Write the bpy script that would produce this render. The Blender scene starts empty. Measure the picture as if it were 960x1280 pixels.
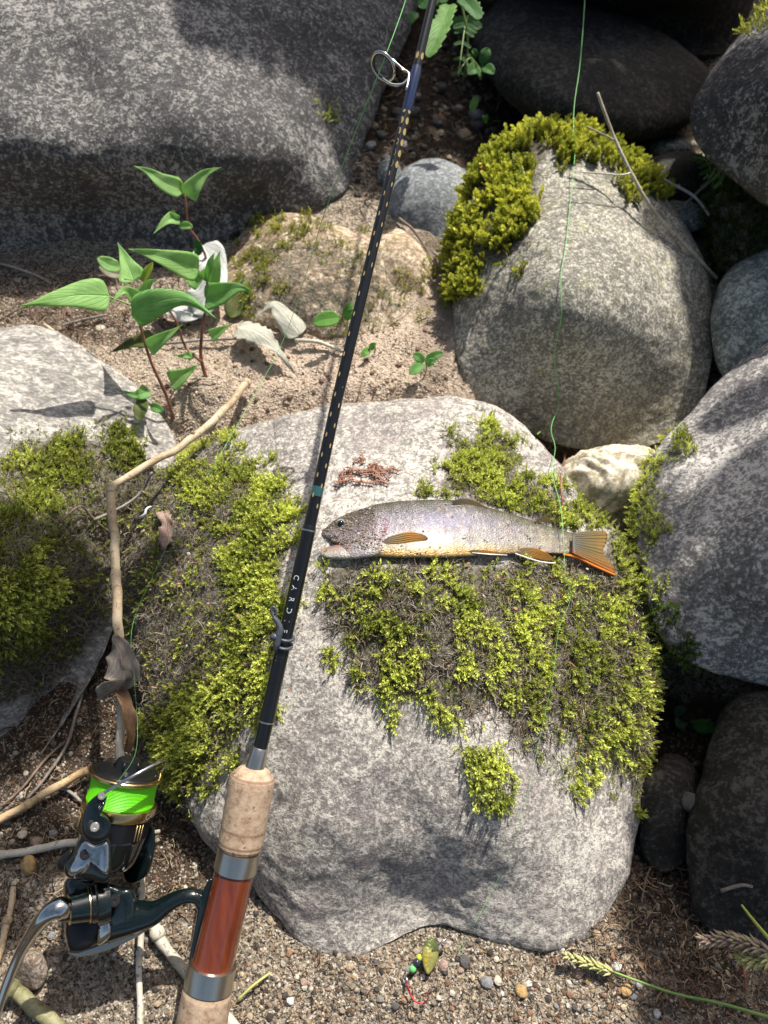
import bpy, bmesh, math, random
import numpy as np
from mathutils import Vector, Matrix, Euler
from mathutils.bvhtree import BVHTree

random.seed(7)
RNG = np.random.RandomState(11)
S = bpy.context.scene
COL = S.collection

# ------------------------------------------------------------------ camera
CAM_H = 0.50
PITCH = math.radians(50)
FPX = 942.0
cam_d = bpy.data.cameras.new('camera')
cam = bpy.data.objects.new('camera', cam_d)
COL.objects.link(cam)
cam.location = (0, 0, CAM_H)
cam.rotation_euler = (math.radians(40), 0, 0)
cam_d.sensor_fit = 'HORIZONTAL'
cam_d.sensor_width = 36
cam_d.lens = 36 * FPX / 960
cam_d.clip_start = 0.01
cam_d.clip_end = 200
cam_d.dof.use_dof = True
cam_d.dof.focus_distance = 0.44
cam_d.dof.aperture_fstop = 13.0
S.camera = cam
S.render.resolution_x = 768
S.render.resolution_y = 1024

# ------------------------------------------------------------------ light
SUN_AZ = math.radians(33)      # measured from +Y towards +X
SUN_EL = math.radians(60)
SUN = Vector((math.sin(SUN_AZ) * math.cos(SUN_EL), math.cos(SUN_AZ) * math.cos(SUN_EL), math.sin(SUN_EL)))
w = bpy.data.worlds.new('World')
S.world = w
w.use_nodes = True
nt = w.node_tree
sky = nt.nodes.new('ShaderNodeTexSky')
sky.sky_type = 'NISHITA'
sky.sun_disc = False
sky.sun_elevation = SUN_EL
sky.sun_rotation = SUN_AZ
sky.dust_density = 4.0
sky.ozone_density = 0.6
sky.air_density = 0.9
nt.links.new(sky.outputs[0], nt.nodes['Background'].inputs[0])
nt.nodes['Background'].inputs[1].default_value = 0.105
sd = bpy.data.lights.new('sun', 'SUN')
sd.energy = 4.7
sd.angle = math.radians(0.5)
sd.color = (1.0, 0.95, 0.87)
so = bpy.data.objects.new('sun', sd)
so.rotation_euler = SUN.to_track_quat('Z', 'Y').to_euler()
so.location = (0.5, 1, 3)
COL.objects.link(so)
S.view_settings.view_transform = 'Standard'
S.view_settings.look = 'None'
S.view_settings.exposure = 0.62
S.view_settings.gamma = 1

# ------------------------------------------------------------------ geometry of the view (turns a measured pixel and a distance into a place)
FW = np.array([0, math.cos(PITCH), -math.sin(PITCH)])
DN = np.array([0, -math.sin(PITCH), -math.cos(PITCH)])
RT = np.array([1.0, 0, 0])
C0 = np.array([0, 0, CAM_H])

def U(px, py, d):
    px = np.asarray(px, float); py = np.asarray(py, float); d = np.asarray(d, float)
    return C0 + d[..., None] * (FW + ((px - 480) / FPX)[..., None] * RT + ((py - 640) / FPX)[..., None] * DN)

def V(px, py, d):
    return Vector(U(px, py, d))

def proj(p):
    q = p - C0
    d = q @ FW
    return 480 + FPX * (q @ RT) / d, 640 + FPX * (q @ DN) / d, d

# ------------------------------------------------------------------ noise
def _hash(ix, iy, iz, seed):
    h = (ix * 374761393 + iy * 668265263 + iz * 2147483647 + seed * 1274126177) & 0xFFFFFFFF
    h = ((h ^ (h >> 13)) * 1274126177) & 0xFFFFFFFF
    return ((h ^ (h >> 16)) & 0xFFFF) / 65535.0

def vnoise(p, seed=0):
    i = np.floor(p).astype(np.int64)
    f = p - i
    u = f * f * f * (f * (f * 6 - 15) + 10)
    r = 0
    for dx in (0, 1):
        wx = u[:, 0] if dx else 1 - u[:, 0]
        for dy in (0, 1):
            wy = u[:, 1] if dy else 1 - u[:, 1]
            for dz in (0, 1):
                wz = u[:, 2] if dz else 1 - u[:, 2]
                r = r + wx * wy * wz * _hash(i[:, 0] + dx, i[:, 1] + dy, i[:, 2] + dz, seed)
    return r * 2 - 1

ROT = np.array([[0.0, 0.8, 0.6], [-0.8, 0.36, -0.48], [-0.6, -0.48, 0.64]])
def fbm(p, octs=4, seed=0, gain=0.5):
    a, s, r = 1.0, 0.0, 0
    q = p.copy()
    for k in range(octs):
        r = r + a * vnoise(q, seed + k * 17)
        s += a
        a *= gain
        q = q @ ROT * 2.03 + 3.7
    return r / s

def tps(pts):
    P = np.array([(a[0], a[1]) for a in pts], float) / 300.0
    z = np.array([a[2] for a in pts], float)
    n = len(P)
    if n < 3:
        return lambda x, y: np.full(np.shape(x), z.mean())
    def K(r2): return np.where(r2 > 1e-12, r2 * np.log(np.maximum(r2, 1e-12)), 0)
    r2 = ((P[:, None] - P[None]) ** 2).sum(-1)
    A = np.zeros((n + 3, n + 3))
    A[:n, :n] = K(r2) + np.eye(n) * 0.01
    A[:n, n] = 1; A[:n, n + 1:] = P
    A[n, :n] = 1; A[n + 1:, :n] = P.T
    sol = np.linalg.lstsq(A, np.concatenate([z, [0, 0, 0]]), rcond=None)[0]
    def f(x, y):
        q = np.stack([np.ravel(x), np.ravel(y)], 1) / 300.0
        r2 = ((q[:, None] - P[None]) ** 2).sum(-1)
        return (K(r2) @ sol[:n] + sol[n] + q @ sol[n + 1:]).reshape(np.shape(x))
    return f

# ------------------------------------------------------------------ object helpers
def mesh_from(name, verts, faces, smooth=True):
    me = bpy.data.meshes.new(name)
    verts = np.asarray(verts, np.float32)
    if isinstance(faces, np.ndarray):
        n, k = faces.shape
        me.vertices.add(len(verts)); me.vertices.foreach_set('co', verts.ravel())
        me.loops.add(n * k); me.loops.foreach_set('vertex_index', faces.astype(np.int32).ravel())
        me.polygons.add(n)
        me.polygons.foreach_set('loop_start', np.arange(0, n * k, k, dtype=np.int32))
        me.update(calc_edges=True)
    else:
        me.from_pydata([tuple(v) for v in verts.tolist()], [], [tuple(f) for f in faces])
        me.update()
    if smooth:
        me.polygons.foreach_set('use_smooth', [True] * len(me.polygons))
    return me

def link(name, me, mat=None, parent=None):
    o = bpy.data.objects.new(name, me)
    COL.objects.link(o)
    if mat is not None and me is not None and not me.materials:
        me.materials.append(mat)
    if parent is not None:
        o.parent = parent
        o.matrix_parent_inverse = Matrix.Identity(4)
        if parent.location.length > 0 or parent.rotation_euler != Euler((0, 0, 0)):
            o.matrix_parent_inverse = parent_world(parent).inverted()
    return o

def parent_world(o):
    m = Matrix.LocRotScale(o.location, o.rotation_euler, o.scale)
    if o.parent is not None:
        m = parent_world(o.parent) @ o.matrix_parent_inverse @ m
    return m

def tag(o, label=None, cat=None, group=None, kind=None):
    if label: o['label'] = label
    if cat: o['category'] = cat
    if group: o['group'] = group
    if kind: o['kind'] = kind
    return o

def empty(name, loc, label, cat, group=None):
    o = bpy.data.objects.new(name, None)
    COL.objects.link(o)
    o.location = loc
    o.empty_display_size = 0.01
    return tag(o, label, cat, group)

def recentre(o, loc):
    """move a top-level mesh's origin to loc"""
    o.data.transform(Matrix.Translation(-Vector(loc)))
    o.location = loc
    return o

def attr_float(me, name, vals, dom='POINT'):
    a = me.attributes.new(name, 'FLOAT', dom)
    a.data.foreach_set('value', np.asarray(vals, np.float32))

def attr_color(me, name, cols):
    a = me.attributes.new(name, 'FLOAT_COLOR', 'POINT')
    c = np.ones((len(cols), 4), np.float32); c[:, :3] = cols
    a.data.foreach_set('color', c.ravel())

def frames(P):
    P = np.asarray(P, float)
    T = np.gradient(P, axis=0)
    T /= np.linalg.norm(T, axis=1)[:, None] + 1e-12
    a = np.array([0, 0, 1.0]) if abs(T[0][2]) < 0.9 else np.array([1.0, 0, 0])
    N = np.cross(T[0], a); N /= np.linalg.norm(N)
    Ns = [N]
    for i in range(1, len(P)):
        N = Ns[-1] - T[i] * (Ns[-1] @ T[i])
        N /= np.linalg.norm(N) + 1e-12
        Ns.append(N)
    Ns = np.array(Ns)
    return T, Ns, np.cross(T, Ns)

def tube_vf(P, R, seg=10, caps=True, flat=1.0):
    P = np.asarray(P, float)
    R = np.broadcast_to(np.asarray(R, float), (len(P),))
    T, N, B = frames(P)
    a = np.linspace(0, 2 * math.pi, seg, endpoint=False)
    vs = P[:, None] + R[:, None, None] * (np.cos(a)[None, :, None] * N[:, None] + flat * np.sin(a)[None, :, None] * B[:, None])
    vs = vs.reshape(-1, 3)
    n = len(P)
    fs = []
    for i in range(n - 1):
        for j in range(seg):
            k = (j + 1) % seg
            fs.append((i * seg + j, i * seg + k, (i + 1) * seg + k, (i + 1) * seg + j))
    if caps:
        fs.append(tuple(reversed(range(seg))))
        fs.append(tuple(range((n - 1) * seg, n * seg)))
    return vs, fs

def tube(name, P, R, mat, parent=None, seg=10, caps=True, flat=1.0):
    vs, fs = tube_vf(P, R, seg, caps, flat)
    return link(name, mesh_from(name, vs, fs), mat, parent)

def merge(parts):
    vs, fs, o = [], [], 0
    for v, f in parts:
        vs.append(np.asarray(v, float)); fs += [tuple(i + o for i in q) for q in f]; o += len(v)
    return np.concatenate(vs), fs

def catmull(P, n=8, closed=False):
    P = np.asarray(P, float)
    m = len(P)
    out = []
    rng = range(m) if closed else range(m - 1)
    for i in rng:
        g = lambda k: P[k % m] if closed else P[min(max(k, 0), m - 1)]
        p0, p1, p2, p3 = g(i - 1), g(i), g(i + 1), g(i + 2)
        for t in np.linspace(0, 1, n, endpoint=False):
            out.append(0.5 * ((2 * p1) + (-p0 + p2) * t + (2 * p0 - 5 * p1 + 4 * p2 - p3) * t * t + (-p0 + 3 * p1 - 3 * p2 + p3) * t ** 3))
    if not closed: out.append(P[-1])
    return np.array(out)

# ------------------------------------------------------------------ node helpers
class NT:
    def __init__(s, name):
        s.m = bpy.data.materials.new(name); s.m.use_nodes = True
        s.t = s.m.node_tree; s.b = s.t.nodes['Principled BSDF']
    def n(s, typ, **kw):
        nd = s.t.nodes.new(typ)
        for k, v in kw.items():
            if k.startswith('i_'):
                key = k[2:]
                nd.inputs[int(key) if key.isdigit() else key.replace('_', ' ')].default_value = v
            else: setattr(nd, k, v)
        return nd
    def l(s, a, b): s.t.links.new(a, b)
    def co(s): return s.n('ShaderNodeTexCoord').outputs['Object']
    def map(s, co, scale):
        m = s.n('ShaderNodeMapping'); m.inputs['Scale'].default_value = scale if hasattr(scale, '__len__') else (scale,) * 3
        s.l(co, m.inputs[0]); return m.outputs[0]
    def noise(s, co, scale, detail=4, rough=0.55, out=0, dist=0):
        nd = s.n('ShaderNodeTexNoise'); nd.inputs['Scale'].default_value = scale; nd.inputs['Detail'].default_value = detail
        nd.inputs['Roughness'].default_value = rough; nd.inputs['Distortion'].default_value = dist
        s.l(co, nd.inputs['Vector']); return nd.outputs[out]
    def vor(s, co, scale, feat='F1', out='Distance', rnd=1):
        nd = s.n('ShaderNodeTexVoronoi'); nd.feature = feat; nd.inputs['Scale'].default_value = scale
        nd.inputs['Randomness'].default_value = rnd
        s.l(co, nd.inputs['Vector']); return nd.outputs[out]
    def ramp(s, fac, stops, interp='LINEAR'):
        nd = s.n('ShaderNodeValToRGB'); cr = nd.color_ramp; cr.interpolation = interp
        while len(cr.elements) < len(stops): cr.elements.new(0.5)
        for e, (p, c) in zip(cr.elements, stops):
            e.position = p; e.color = (c, c, c, 1) if not hasattr(c, '__len__') else (*c, 1)
        s.l(fac, nd.inputs[0]); return nd.outputs[0]
    def mix(s, fac, a, b, mode='MIX'):
        nd = s.n('ShaderNodeMix'); nd.data_type = 'RGBA'; nd.blend_type = mode
        for sock, v in ((nd.inputs[0], fac), (nd.inputs[6], a), (nd.inputs[7], b)):
            if hasattr(v, 'is_linked') or hasattr(v, 'node'): s.l(v, sock)
            else: sock.default_value = (*v, 1) if hasattr(v, '__len__') else v
        return nd.outputs[2]
    def math(s, op, a, b=None, clamp=False):
        nd = s.n('ShaderNodeMath'); nd.operation = op; nd.use_clamp = clamp
        for sock, v in ((nd.inputs[0], a), (nd.inputs[1], b)):
            if v is None: continue
            if hasattr(v, 'node'): s.l(v, sock)
            else: sock.default_value = v
        return nd.outputs[0]
    def attr(s, name, out='Fac', typ='GEOMETRY'):
        nd = s.n('ShaderNodeAttribute'); nd.attribute_name = name; nd.attribute_type = typ
        return nd.outputs[out]
    def bump(s, h, dist=0.001, strength=1.0, prev=None):
        nd = s.n('ShaderNodeBump'); nd.inputs['Distance'].default_value = dist; nd.inputs['Strength'].default_value = strength
        s.l(h, nd.inputs['Height'])
        if prev is not None: s.l(prev, nd.inputs['Normal'])
        return nd.outputs[0]
    def set(s, **kw):
        for k, v in kw.items():
            sock = s.b.inputs[k.replace('_', ' ')]
            if hasattr(v, 'node'): s.l(v, sock)
            elif hasattr(v, '__len__') and len(v) == 3: sock.default_value = (*v, 1)
            else: sock.default_value = v
        return s

def simple(name, col, rough=0.5, metal=0.0, **kw):
    return NT(name).set(Base_Color=col, Roughness=rough, Metallic=metal, **kw).m

# ------------------------------------------------------------------ ground
GY = [-3, -.5, -.12, .03, .2, .32, .46, .62, .8, 1.0, 1.4, 2.5, 40]
GZ = [-1.2, -.35, -.10, -.006, -.006, .016, .105, .135, .19, .27, .46, .9, 6]
def gz(x, y):
    x = np.asarray(x, float); y = np.asarray(y, float)
    z = np.interp(y, GY, GZ)
    z = z + 0.014 * np.exp(-(((x + .15) / .09) ** 2 + ((y - .12) / .09) ** 2))       # sand rises under the reel
    z = z - 0.03 * np.exp(-(((x - .19) / .06) ** 2 + ((y - .22) / .09) ** 2))       # hollow between the right boulders
    z = z - 0.055 * np.exp(-(((x - .145) / .085) ** 2 + ((y - .425) / .05) ** 2))      # crevice behind the middle boulder
    z = z - 0.11 * np.exp(-(((x - .26) / .24) ** 2 + ((y - .92) / .17) ** 2))      # cavity behind the shaded boulder
    z = z - 0.04 * np.exp(-(((x - .24) / .06) ** 2 + ((y - .50) / .08) ** 2))
    sh = np.shape(z)
    p = np.stack([np.ravel(x + 0 * z), np.ravel(y + 0 * z), np.zeros(z.size)], 1)
    near = np.exp(-np.maximum(p[:, 1] - 1.5, 0))
    r = 0.006 * fbm(p * 9, 3, 5) + 0.0035 * fbm(p * 45, 3, 9) + 0.0012 * fbm(p * 220, 2, 21)
    return z + (r * near).reshape(sh)

def G(px, py, lift=0.0):
    """where the ground is seen at a measured pixel"""
    d = np.linspace(.3, 2.5, 900)
    p = U(np.full_like(d, px), np.full_like(d, py), d)
    below = p[:, 2] < gz(p[:, 0], p[:, 1])
    i = max(int(np.argmax(below)), 1) if below.any() else len(d) - 1
    a = (p[i - 1] + p[i]) / 2
    return Vector((a[0], a[1], float(gz(a[0], a[1])) + lift))
def Gd(px, py):
    p = np.array(G(px, py)); return float((p - C0) @ FW)

def mat_ground():
    s = NT('sand_soil'); co = s.co()
    cell = s.vor(co, 620, out='Color'); sep = s.n('ShaderNodeSeparateColor'); s.l(cell, sep.inputs[0])
    grain = s.ramp(sep.outputs[0], [(0, (.05, .04, .03)), (.25, (.16, .13, .095)), (.5, (.27, .22, .16)), (.75, (.36, .30, .225)), (.92, (.48, .43, .36)), (1, (.33, .22, .14))])
    fine = s.ramp(s.noise(co, 900, 2), [(.3, (.6, .6, .6)), (.7, (1.2, 1.2, 1.2))])
    dry = s.mix(0.6, grain, fine, 'MULTIPLY')
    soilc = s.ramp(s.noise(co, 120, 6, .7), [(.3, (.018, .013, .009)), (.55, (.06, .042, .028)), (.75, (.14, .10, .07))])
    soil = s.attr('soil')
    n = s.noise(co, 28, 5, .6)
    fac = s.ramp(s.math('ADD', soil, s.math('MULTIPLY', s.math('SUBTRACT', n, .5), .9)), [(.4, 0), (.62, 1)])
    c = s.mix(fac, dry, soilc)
    warm = s.mix(s.attr('warm'), c, s.mix(.66, c, (.66, .52, .40)))
    b = s.bump(s.vor(co, 620), .0012, .9)
    b = s.bump(s.noise(co, 160, 5, .7), .003, .7, b)
    s.set(Base_Color=warm, Roughness=.95, Specular_IOR_Level=.2, Normal=b)
    return s.m

def build_ground():
    xs = np.concatenate([-np.geomspace(40, .75, 26)[:-1], np.arange(-.75, .7501, .0032), np.geomspace(.75, 40, 26)[1:]])
    ys = np.concatenate([-np.geomspace(30, .06, 22)[:-1], np.arange(-.06, 1.1, .0034), np.geomspace(1.1, 40, 30)[1:]])
    X, Y = np.meshgrid(xs, ys)
    Z = gz(X, Y)
    nx, ny = len(xs), len(ys)
    v = np.stack([X.ravel(), Y.ravel(), Z.ravel()], 1)
    idx = np.arange(nx * ny).reshape(ny, nx)
    f = np.stack([idx[:-1, :-1].ravel(), idx[:-1, 1:].ravel(), idx[1:, 1:].ravel(), idx[1:, :-1].ravel()], 1)
    me = mesh_from('ground', v, f)
    px, py, d = proj(v)
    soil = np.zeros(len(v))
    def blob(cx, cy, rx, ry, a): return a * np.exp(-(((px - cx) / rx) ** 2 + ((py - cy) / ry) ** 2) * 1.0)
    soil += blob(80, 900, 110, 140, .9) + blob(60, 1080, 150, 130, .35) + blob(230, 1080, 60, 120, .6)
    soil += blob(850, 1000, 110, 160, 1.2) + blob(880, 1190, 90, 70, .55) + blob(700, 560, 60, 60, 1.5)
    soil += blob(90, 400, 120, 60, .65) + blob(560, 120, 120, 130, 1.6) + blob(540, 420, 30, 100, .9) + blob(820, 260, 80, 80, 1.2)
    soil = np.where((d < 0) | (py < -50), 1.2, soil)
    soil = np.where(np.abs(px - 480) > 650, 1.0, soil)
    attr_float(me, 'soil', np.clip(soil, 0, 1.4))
    attr_float(me, 'warm', np.clip(blob(400, 430, 220, 110, 1.0), 0, 1))
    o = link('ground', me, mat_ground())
    return tag(o, kind='structure')

# ------------------------------------------------------------------ rocks
_ico = {}
def ico(level):
    if level not in _ico:
        bm = bmesh.new(); bmesh.ops.create_icosphere(bm, subdivisions=level, radius=1)
        v = np.array([q.co[:] for q in bm.verts]); f = np.array([[q.index for q in t.verts] for t in bm.faces], np.int32)
        bm.free(); _ico[level] = (v, f)
    return _ico[level]

def normals(v, f):
    a = v[f[:, 0]]; n = np.cross(v[f[:, 1]] - a, v[f[:, 2]] - a)
    vn = np.zeros_like(v)
    for k in range(3):
        for c in range(3):
            vn[:, c] += np.bincount(f[:, k], n[:, c], len(v))
    return vn / (np.linalg.norm(vn, axis=1)[:, None] + 1e-15)

ROCKS = {}
def rock(key, outline, front, mat, label, cat='boulder', back=.12, level=6, prof=1.0, lump=.006, lfreq=14, rough=.0011, rfreq=90, seed=1,
         centre=None, ridges=0.0, name='boulder', chisel=None, stain=None):
    o = np.array(outline, float)
    c = np.array(centre if centre else ((o[:, 0].min() + o[:, 0].max()) / 2, (o[:, 1].min() + o[:, 1].max()) / 2), float)
    cm = catmull(o, 10, closed=True)
    d = cm[:, :2] - c
    th = np.arctan2(d[:, 1], d[:, 0]); rr = np.hypot(d[:, 0], d[:, 1])
    k = np.argsort(th); th, rr, dd = th[k], rr[k], cm[k, 2]
    th3 = np.concatenate([th - 2 * math.pi, th, th + 2 * math.pi]); rr3 = np.tile(rr, 3); dd3 = np.tile(dd, 3)
    v, f = ico(level)
    t = np.arctan2(v[:, 1], v[:, 0]); s = np.hypot(v[:, 0], v[:, 1]); z = v[:, 2]
    rho = np.interp(t, th3, rr3); dr = np.interp(t, th3, dd3)
    # near the centre blend direction-dependent values so that the pole is smooth
    s_ = s
    px = c[0] + rho * s_ * np.cos(t); py = c[1] + rho * s_ * np.sin(t)
    rim_mean = dd.mean()
    drr = rim_mean + (dr - rim_mean) * np.clip(s, 0, 1) ** 1.5
    df = tps(front)(px, py)
    kf = np.clip(z, 0, 1) ** (1 / prof)
    dep = np.where(z >= 0, drr + (df - drr) * kf, drr + back * np.abs(z))
    p = U(px, py, dep)
    n = normals(p, f)
    if (n * (p - p.mean(0))).sum() < 0:
        f = f[:, ::-1]; n = -n
    disp = lump * fbm(p * lfreq, 3, seed)
    if ridges:
        q = p @ ROT
        disp += -ridges * (1 - np.abs(fbm(q * np.array([16, 45, 30]), 3, seed + 40)) * 3).clip(0, 1) ** 3
    if chisel:
        amp, fr = chisel
        disp += amp * (np.abs(((fbm(p * fr, 2, seed + 90) * 3) % 1.0) - .5) * 2)
    p = p + n * disp[:, None]
    if rough:
        p = p + n * (rough * fbm(p * rfreq, 4, seed + 7, .6))[:, None]
    nn = normals(p, f)
    me = mesh_from(name, p, f)
    base = Vector((float(p[:, 0].mean()), float(p[:, 1].mean()), float(p[:, 2].min())))
    ob = link(name, me, mat)
    tag(ob, label, cat)
    recentre(ob, base)
    ROCKS[key] = dict(ob=ob, v=p, f=f, n=nn, base=base, bvh=None)
    return ob

def rock_finish(key):
    r = ROCKS[key]
    me = r['ob'].data
    a = r.get('soilmask', np.zeros(len(r['v'])))
    attr_float(me, 'soil', a)

def bvh(key):
    r = ROCKS[key]
    if r['bvh'] is None:
        r['bvh'] = BVHTree.FromPolygons(r['v'].tolist(), r['f'].tolist())
    return r['bvh']

def hit(key, px, py, lift=0.0):
    """point (and normal) where the rock is seen at a measured pixel"""
    d = Vector(U(px, py, 1.0) - C0).normalized()
    loc, nor, i, dist = bvh(key).ray_cast(Vector(C0), d)
    if loc is None:
        return None, None
    if nor.dot(d) > 0: nor = -nor
    return loc + nor * lift, nor

def mat_rock(name, dark, mid, light, scale=1.0, bias=0.5, speck=.5, mott=.5, tint=None, tintamt=0.3, bumpd=1.0, stretch=(1, 1, 1), yellow=0.0, stain=0.0):
    """granite: mineral grains, lichen mottling, faint staining"""
    s = NT(name); co0 = s.co()
    co = s.map(co0, stretch)
    # warp
    wn = s.n('ShaderNodeTexNoise'); wn.inputs['Scale'].default_value = 60; s.l(co, wn.inputs['Vector'])
    vadd = s.n('ShaderNodeVectorMath'); vadd.operation = 'MULTIPLY_ADD'
    s.l(wn.outputs['Color'], vadd.inputs[0]); vadd.inputs[1].default_value = (.006,) * 3; s.l(co, vadd.inputs[2])
    cw = vadd.outputs[0]
    g1 = s.noise(cw, 330 * scale, 3, .8)
    g2 = s.noise(cw, 125 * scale, 4, .72, dist=.3)
    big = s.noise(co0, 15, 5, .62)
    cell = s.vor(cw, 520 * scale, out='Color'); cs = s.n('ShaderNodeSeparateColor'); s.l(cell, cs.inputs[0])
    v = s.math('ADD', s.math('MULTIPLY', g1, speck), s.math('MULTIPLY', g2, 1 - speck))
    v = s.math('ADD', v, s.math('MULTIPLY', s.math('SUBTRACT', cs.outputs[0], .5), .11))
    v = s.math('ADD', v, s.math('MULTIPLY', s.math('SUBTRACT', big, .5), mott))
    v = s.math('ADD', v, bias - .5)
    c = s.ramp(v, [(.36, dark), (.455, tuple(a * .55 + b * .45 for a, b in zip(dark, mid))), (.51, mid), (.575, light), (.68, tuple(min(.9, a * 1.2) for a in light))])
    # sparse dark mica grains
    m = s.ramp(s.vor(co, 420 * scale, out='Distance'), [(.12, 1), (.2, 0)])
    c = s.mix(s.math('MULTIPLY', m, .55), c, tuple(a * .45 for a in dark))
    if tint:
        t = s.ramp(s.noise(co0, 26, 4, .65), [(.5, 0), (.68, 1)])
        c = s.mix(s.math('MULTIPLY', t, tintamt), c, tint)
    if yellow:
        t = s.ramp(s.noise(co0, 55, 5, .7), [(.56, 0), (.7, 1)])
        c = s.mix(s.math('MULTIPLY', t, yellow), c, (.42, .40, .10))
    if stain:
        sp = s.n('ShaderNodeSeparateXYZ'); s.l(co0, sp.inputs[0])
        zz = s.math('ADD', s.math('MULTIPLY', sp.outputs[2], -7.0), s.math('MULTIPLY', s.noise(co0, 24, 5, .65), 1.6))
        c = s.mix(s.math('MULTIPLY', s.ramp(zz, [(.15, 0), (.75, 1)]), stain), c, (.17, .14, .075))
    # a film of soil and dead moss where moss grows
    so = s.ramp(s.math('ADD', s.attr('soil'), s.math('MULTIPLY', s.math('SUBTRACT', s.noise(co0, 110, 5, .7), .5), 1.1)), [(.38, 0), (.6, 1)])
    sc = s.ramp(s.noise(co0, 420, 4, .75), [(.32, (.035, .030, .020)), (.5, (.12, .105, .075)), (.68, (.30, .27, .21))])
    c = s.mix(so, c, sc)
    b = s.bump(v, .0011 * bumpd, .8)
    b = s.bump(s.noise(co, 520 * scale, 3, .8), .0007 * bumpd, .8, b)
    b = s.bump(s.math('MULTIPLY', s.noise(co0, 500, 3, .8), so), .0022, .9, b)
    s.set(Base_Color=c, Roughness=.88, Specular_IOR_Level=.3, Normal=b)
    return s.m

M_centre = mat_rock('granite_pale', (.145, .13, .125), (.31, .285, .255), (.53, .495, .435), 1.45, .515, .5, .26, tint=(.26, .21, .205), tintamt=.4)
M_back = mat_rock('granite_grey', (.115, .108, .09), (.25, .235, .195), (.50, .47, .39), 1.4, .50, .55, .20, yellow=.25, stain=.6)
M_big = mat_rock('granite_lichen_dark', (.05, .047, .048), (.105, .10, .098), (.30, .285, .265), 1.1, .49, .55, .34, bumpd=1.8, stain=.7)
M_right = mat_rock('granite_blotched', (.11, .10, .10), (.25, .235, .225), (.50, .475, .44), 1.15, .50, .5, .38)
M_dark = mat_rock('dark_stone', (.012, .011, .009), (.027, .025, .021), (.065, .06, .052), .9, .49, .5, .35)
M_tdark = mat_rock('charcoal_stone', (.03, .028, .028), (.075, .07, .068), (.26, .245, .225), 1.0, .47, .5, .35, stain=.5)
M_grey = mat_rock('grey_green_stone', (.07, .08, .078), (.16, .18, .172), (.30, .33, .31), 1.0, .5, .5, .3)
M_left = mat_rock('granite_left', (.15, .14, .13), (.30, .28, .25), (.46, .43, .385), 1.2, .5, .45, .25, stretch=(.5, 1, 1.3))
M_tan = mat_rock('tan_stone', (.17, .12, .075), (.34, .255, .17), (.56, .47, .36), .8, .5, .4, .3, yellow=.3)
M_yel = mat_rock('yellow_stone', (.20, .17, .10), (.42, .37, .27), (.62, .57, .46), .5, .55, .3, .3)

def r3(pts): return pts

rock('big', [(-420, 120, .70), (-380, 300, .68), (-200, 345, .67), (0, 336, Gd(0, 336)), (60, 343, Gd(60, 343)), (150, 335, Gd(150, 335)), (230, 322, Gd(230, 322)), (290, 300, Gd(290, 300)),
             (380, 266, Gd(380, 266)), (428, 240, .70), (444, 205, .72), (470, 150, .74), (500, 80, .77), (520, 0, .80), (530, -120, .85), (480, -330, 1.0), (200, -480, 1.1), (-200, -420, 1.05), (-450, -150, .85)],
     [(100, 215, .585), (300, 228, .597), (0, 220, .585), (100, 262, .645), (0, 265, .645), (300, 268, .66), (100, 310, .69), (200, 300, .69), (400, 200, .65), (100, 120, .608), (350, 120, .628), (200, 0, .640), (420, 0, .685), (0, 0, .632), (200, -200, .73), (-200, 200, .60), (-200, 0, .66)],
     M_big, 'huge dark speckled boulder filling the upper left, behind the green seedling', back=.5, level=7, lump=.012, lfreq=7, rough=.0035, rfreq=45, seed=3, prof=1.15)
rock('centre', [(330, 528, .565), (420, 506, .575), (500, 496, .575), (580, 497, .57), (640, 520, .56), (692, 575, .55), (735, 645, .54), (785, 690, .53), (806, 780, .515), (810, 880, .50), (804, 1000, .485),
                (795, 1080, .465), (768, 1142, .455), (715, 1180, .445), (640, 1176, .444), (575, 1162, .447), (530, 1160, .449), (480, 1180, .444), (430, 1193, .440), (385, 1184, .442), (340, 1146, .447), (305, 1095, .455), (262, 1052, .455), (222, 970, .475), (180, 880, .50),
                (156, 780, .535), (150, 690, .55), (170, 620, .56), (230, 570, .565)],
     [(480, 560, .515), (350, 590, .50), (640, 600, .50), (480, 650, .465), (620, 665, .47), (480, 760, .444), (700, 790, .458), (500, 880, .430), (500, 1000, .418), (500, 1075, .417), (540, 1130, .436), (250, 700, .487), (250, 850, .452),
      (300, 960, .425), (370, 1040, .413), (720, 950, .437), (640, 1070, .414), (380, 1090, .413), (520, 1125, .440), (720, 1060, .428)],
     M_centre, 'large pale boulder in the middle carrying the fish, mossy on top', back=.13, level=7, lump=.006, lfreq=11, rough=.0019, rfreq=62, seed=8, centre=(480, 850))
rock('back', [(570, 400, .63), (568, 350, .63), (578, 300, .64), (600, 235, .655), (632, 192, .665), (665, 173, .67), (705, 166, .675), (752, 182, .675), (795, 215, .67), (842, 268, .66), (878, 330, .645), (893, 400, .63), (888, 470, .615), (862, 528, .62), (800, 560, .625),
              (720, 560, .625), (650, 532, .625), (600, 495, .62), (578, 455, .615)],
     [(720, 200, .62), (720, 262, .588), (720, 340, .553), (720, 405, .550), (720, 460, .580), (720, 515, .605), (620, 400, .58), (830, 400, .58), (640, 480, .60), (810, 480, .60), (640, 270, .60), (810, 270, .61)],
     M_back, 'round grey boulder with a cap of bright yellow green moss', back=.12, level=7, lump=.005, lfreq=12, rough=.0016, rfreq=90, seed=15)
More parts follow.
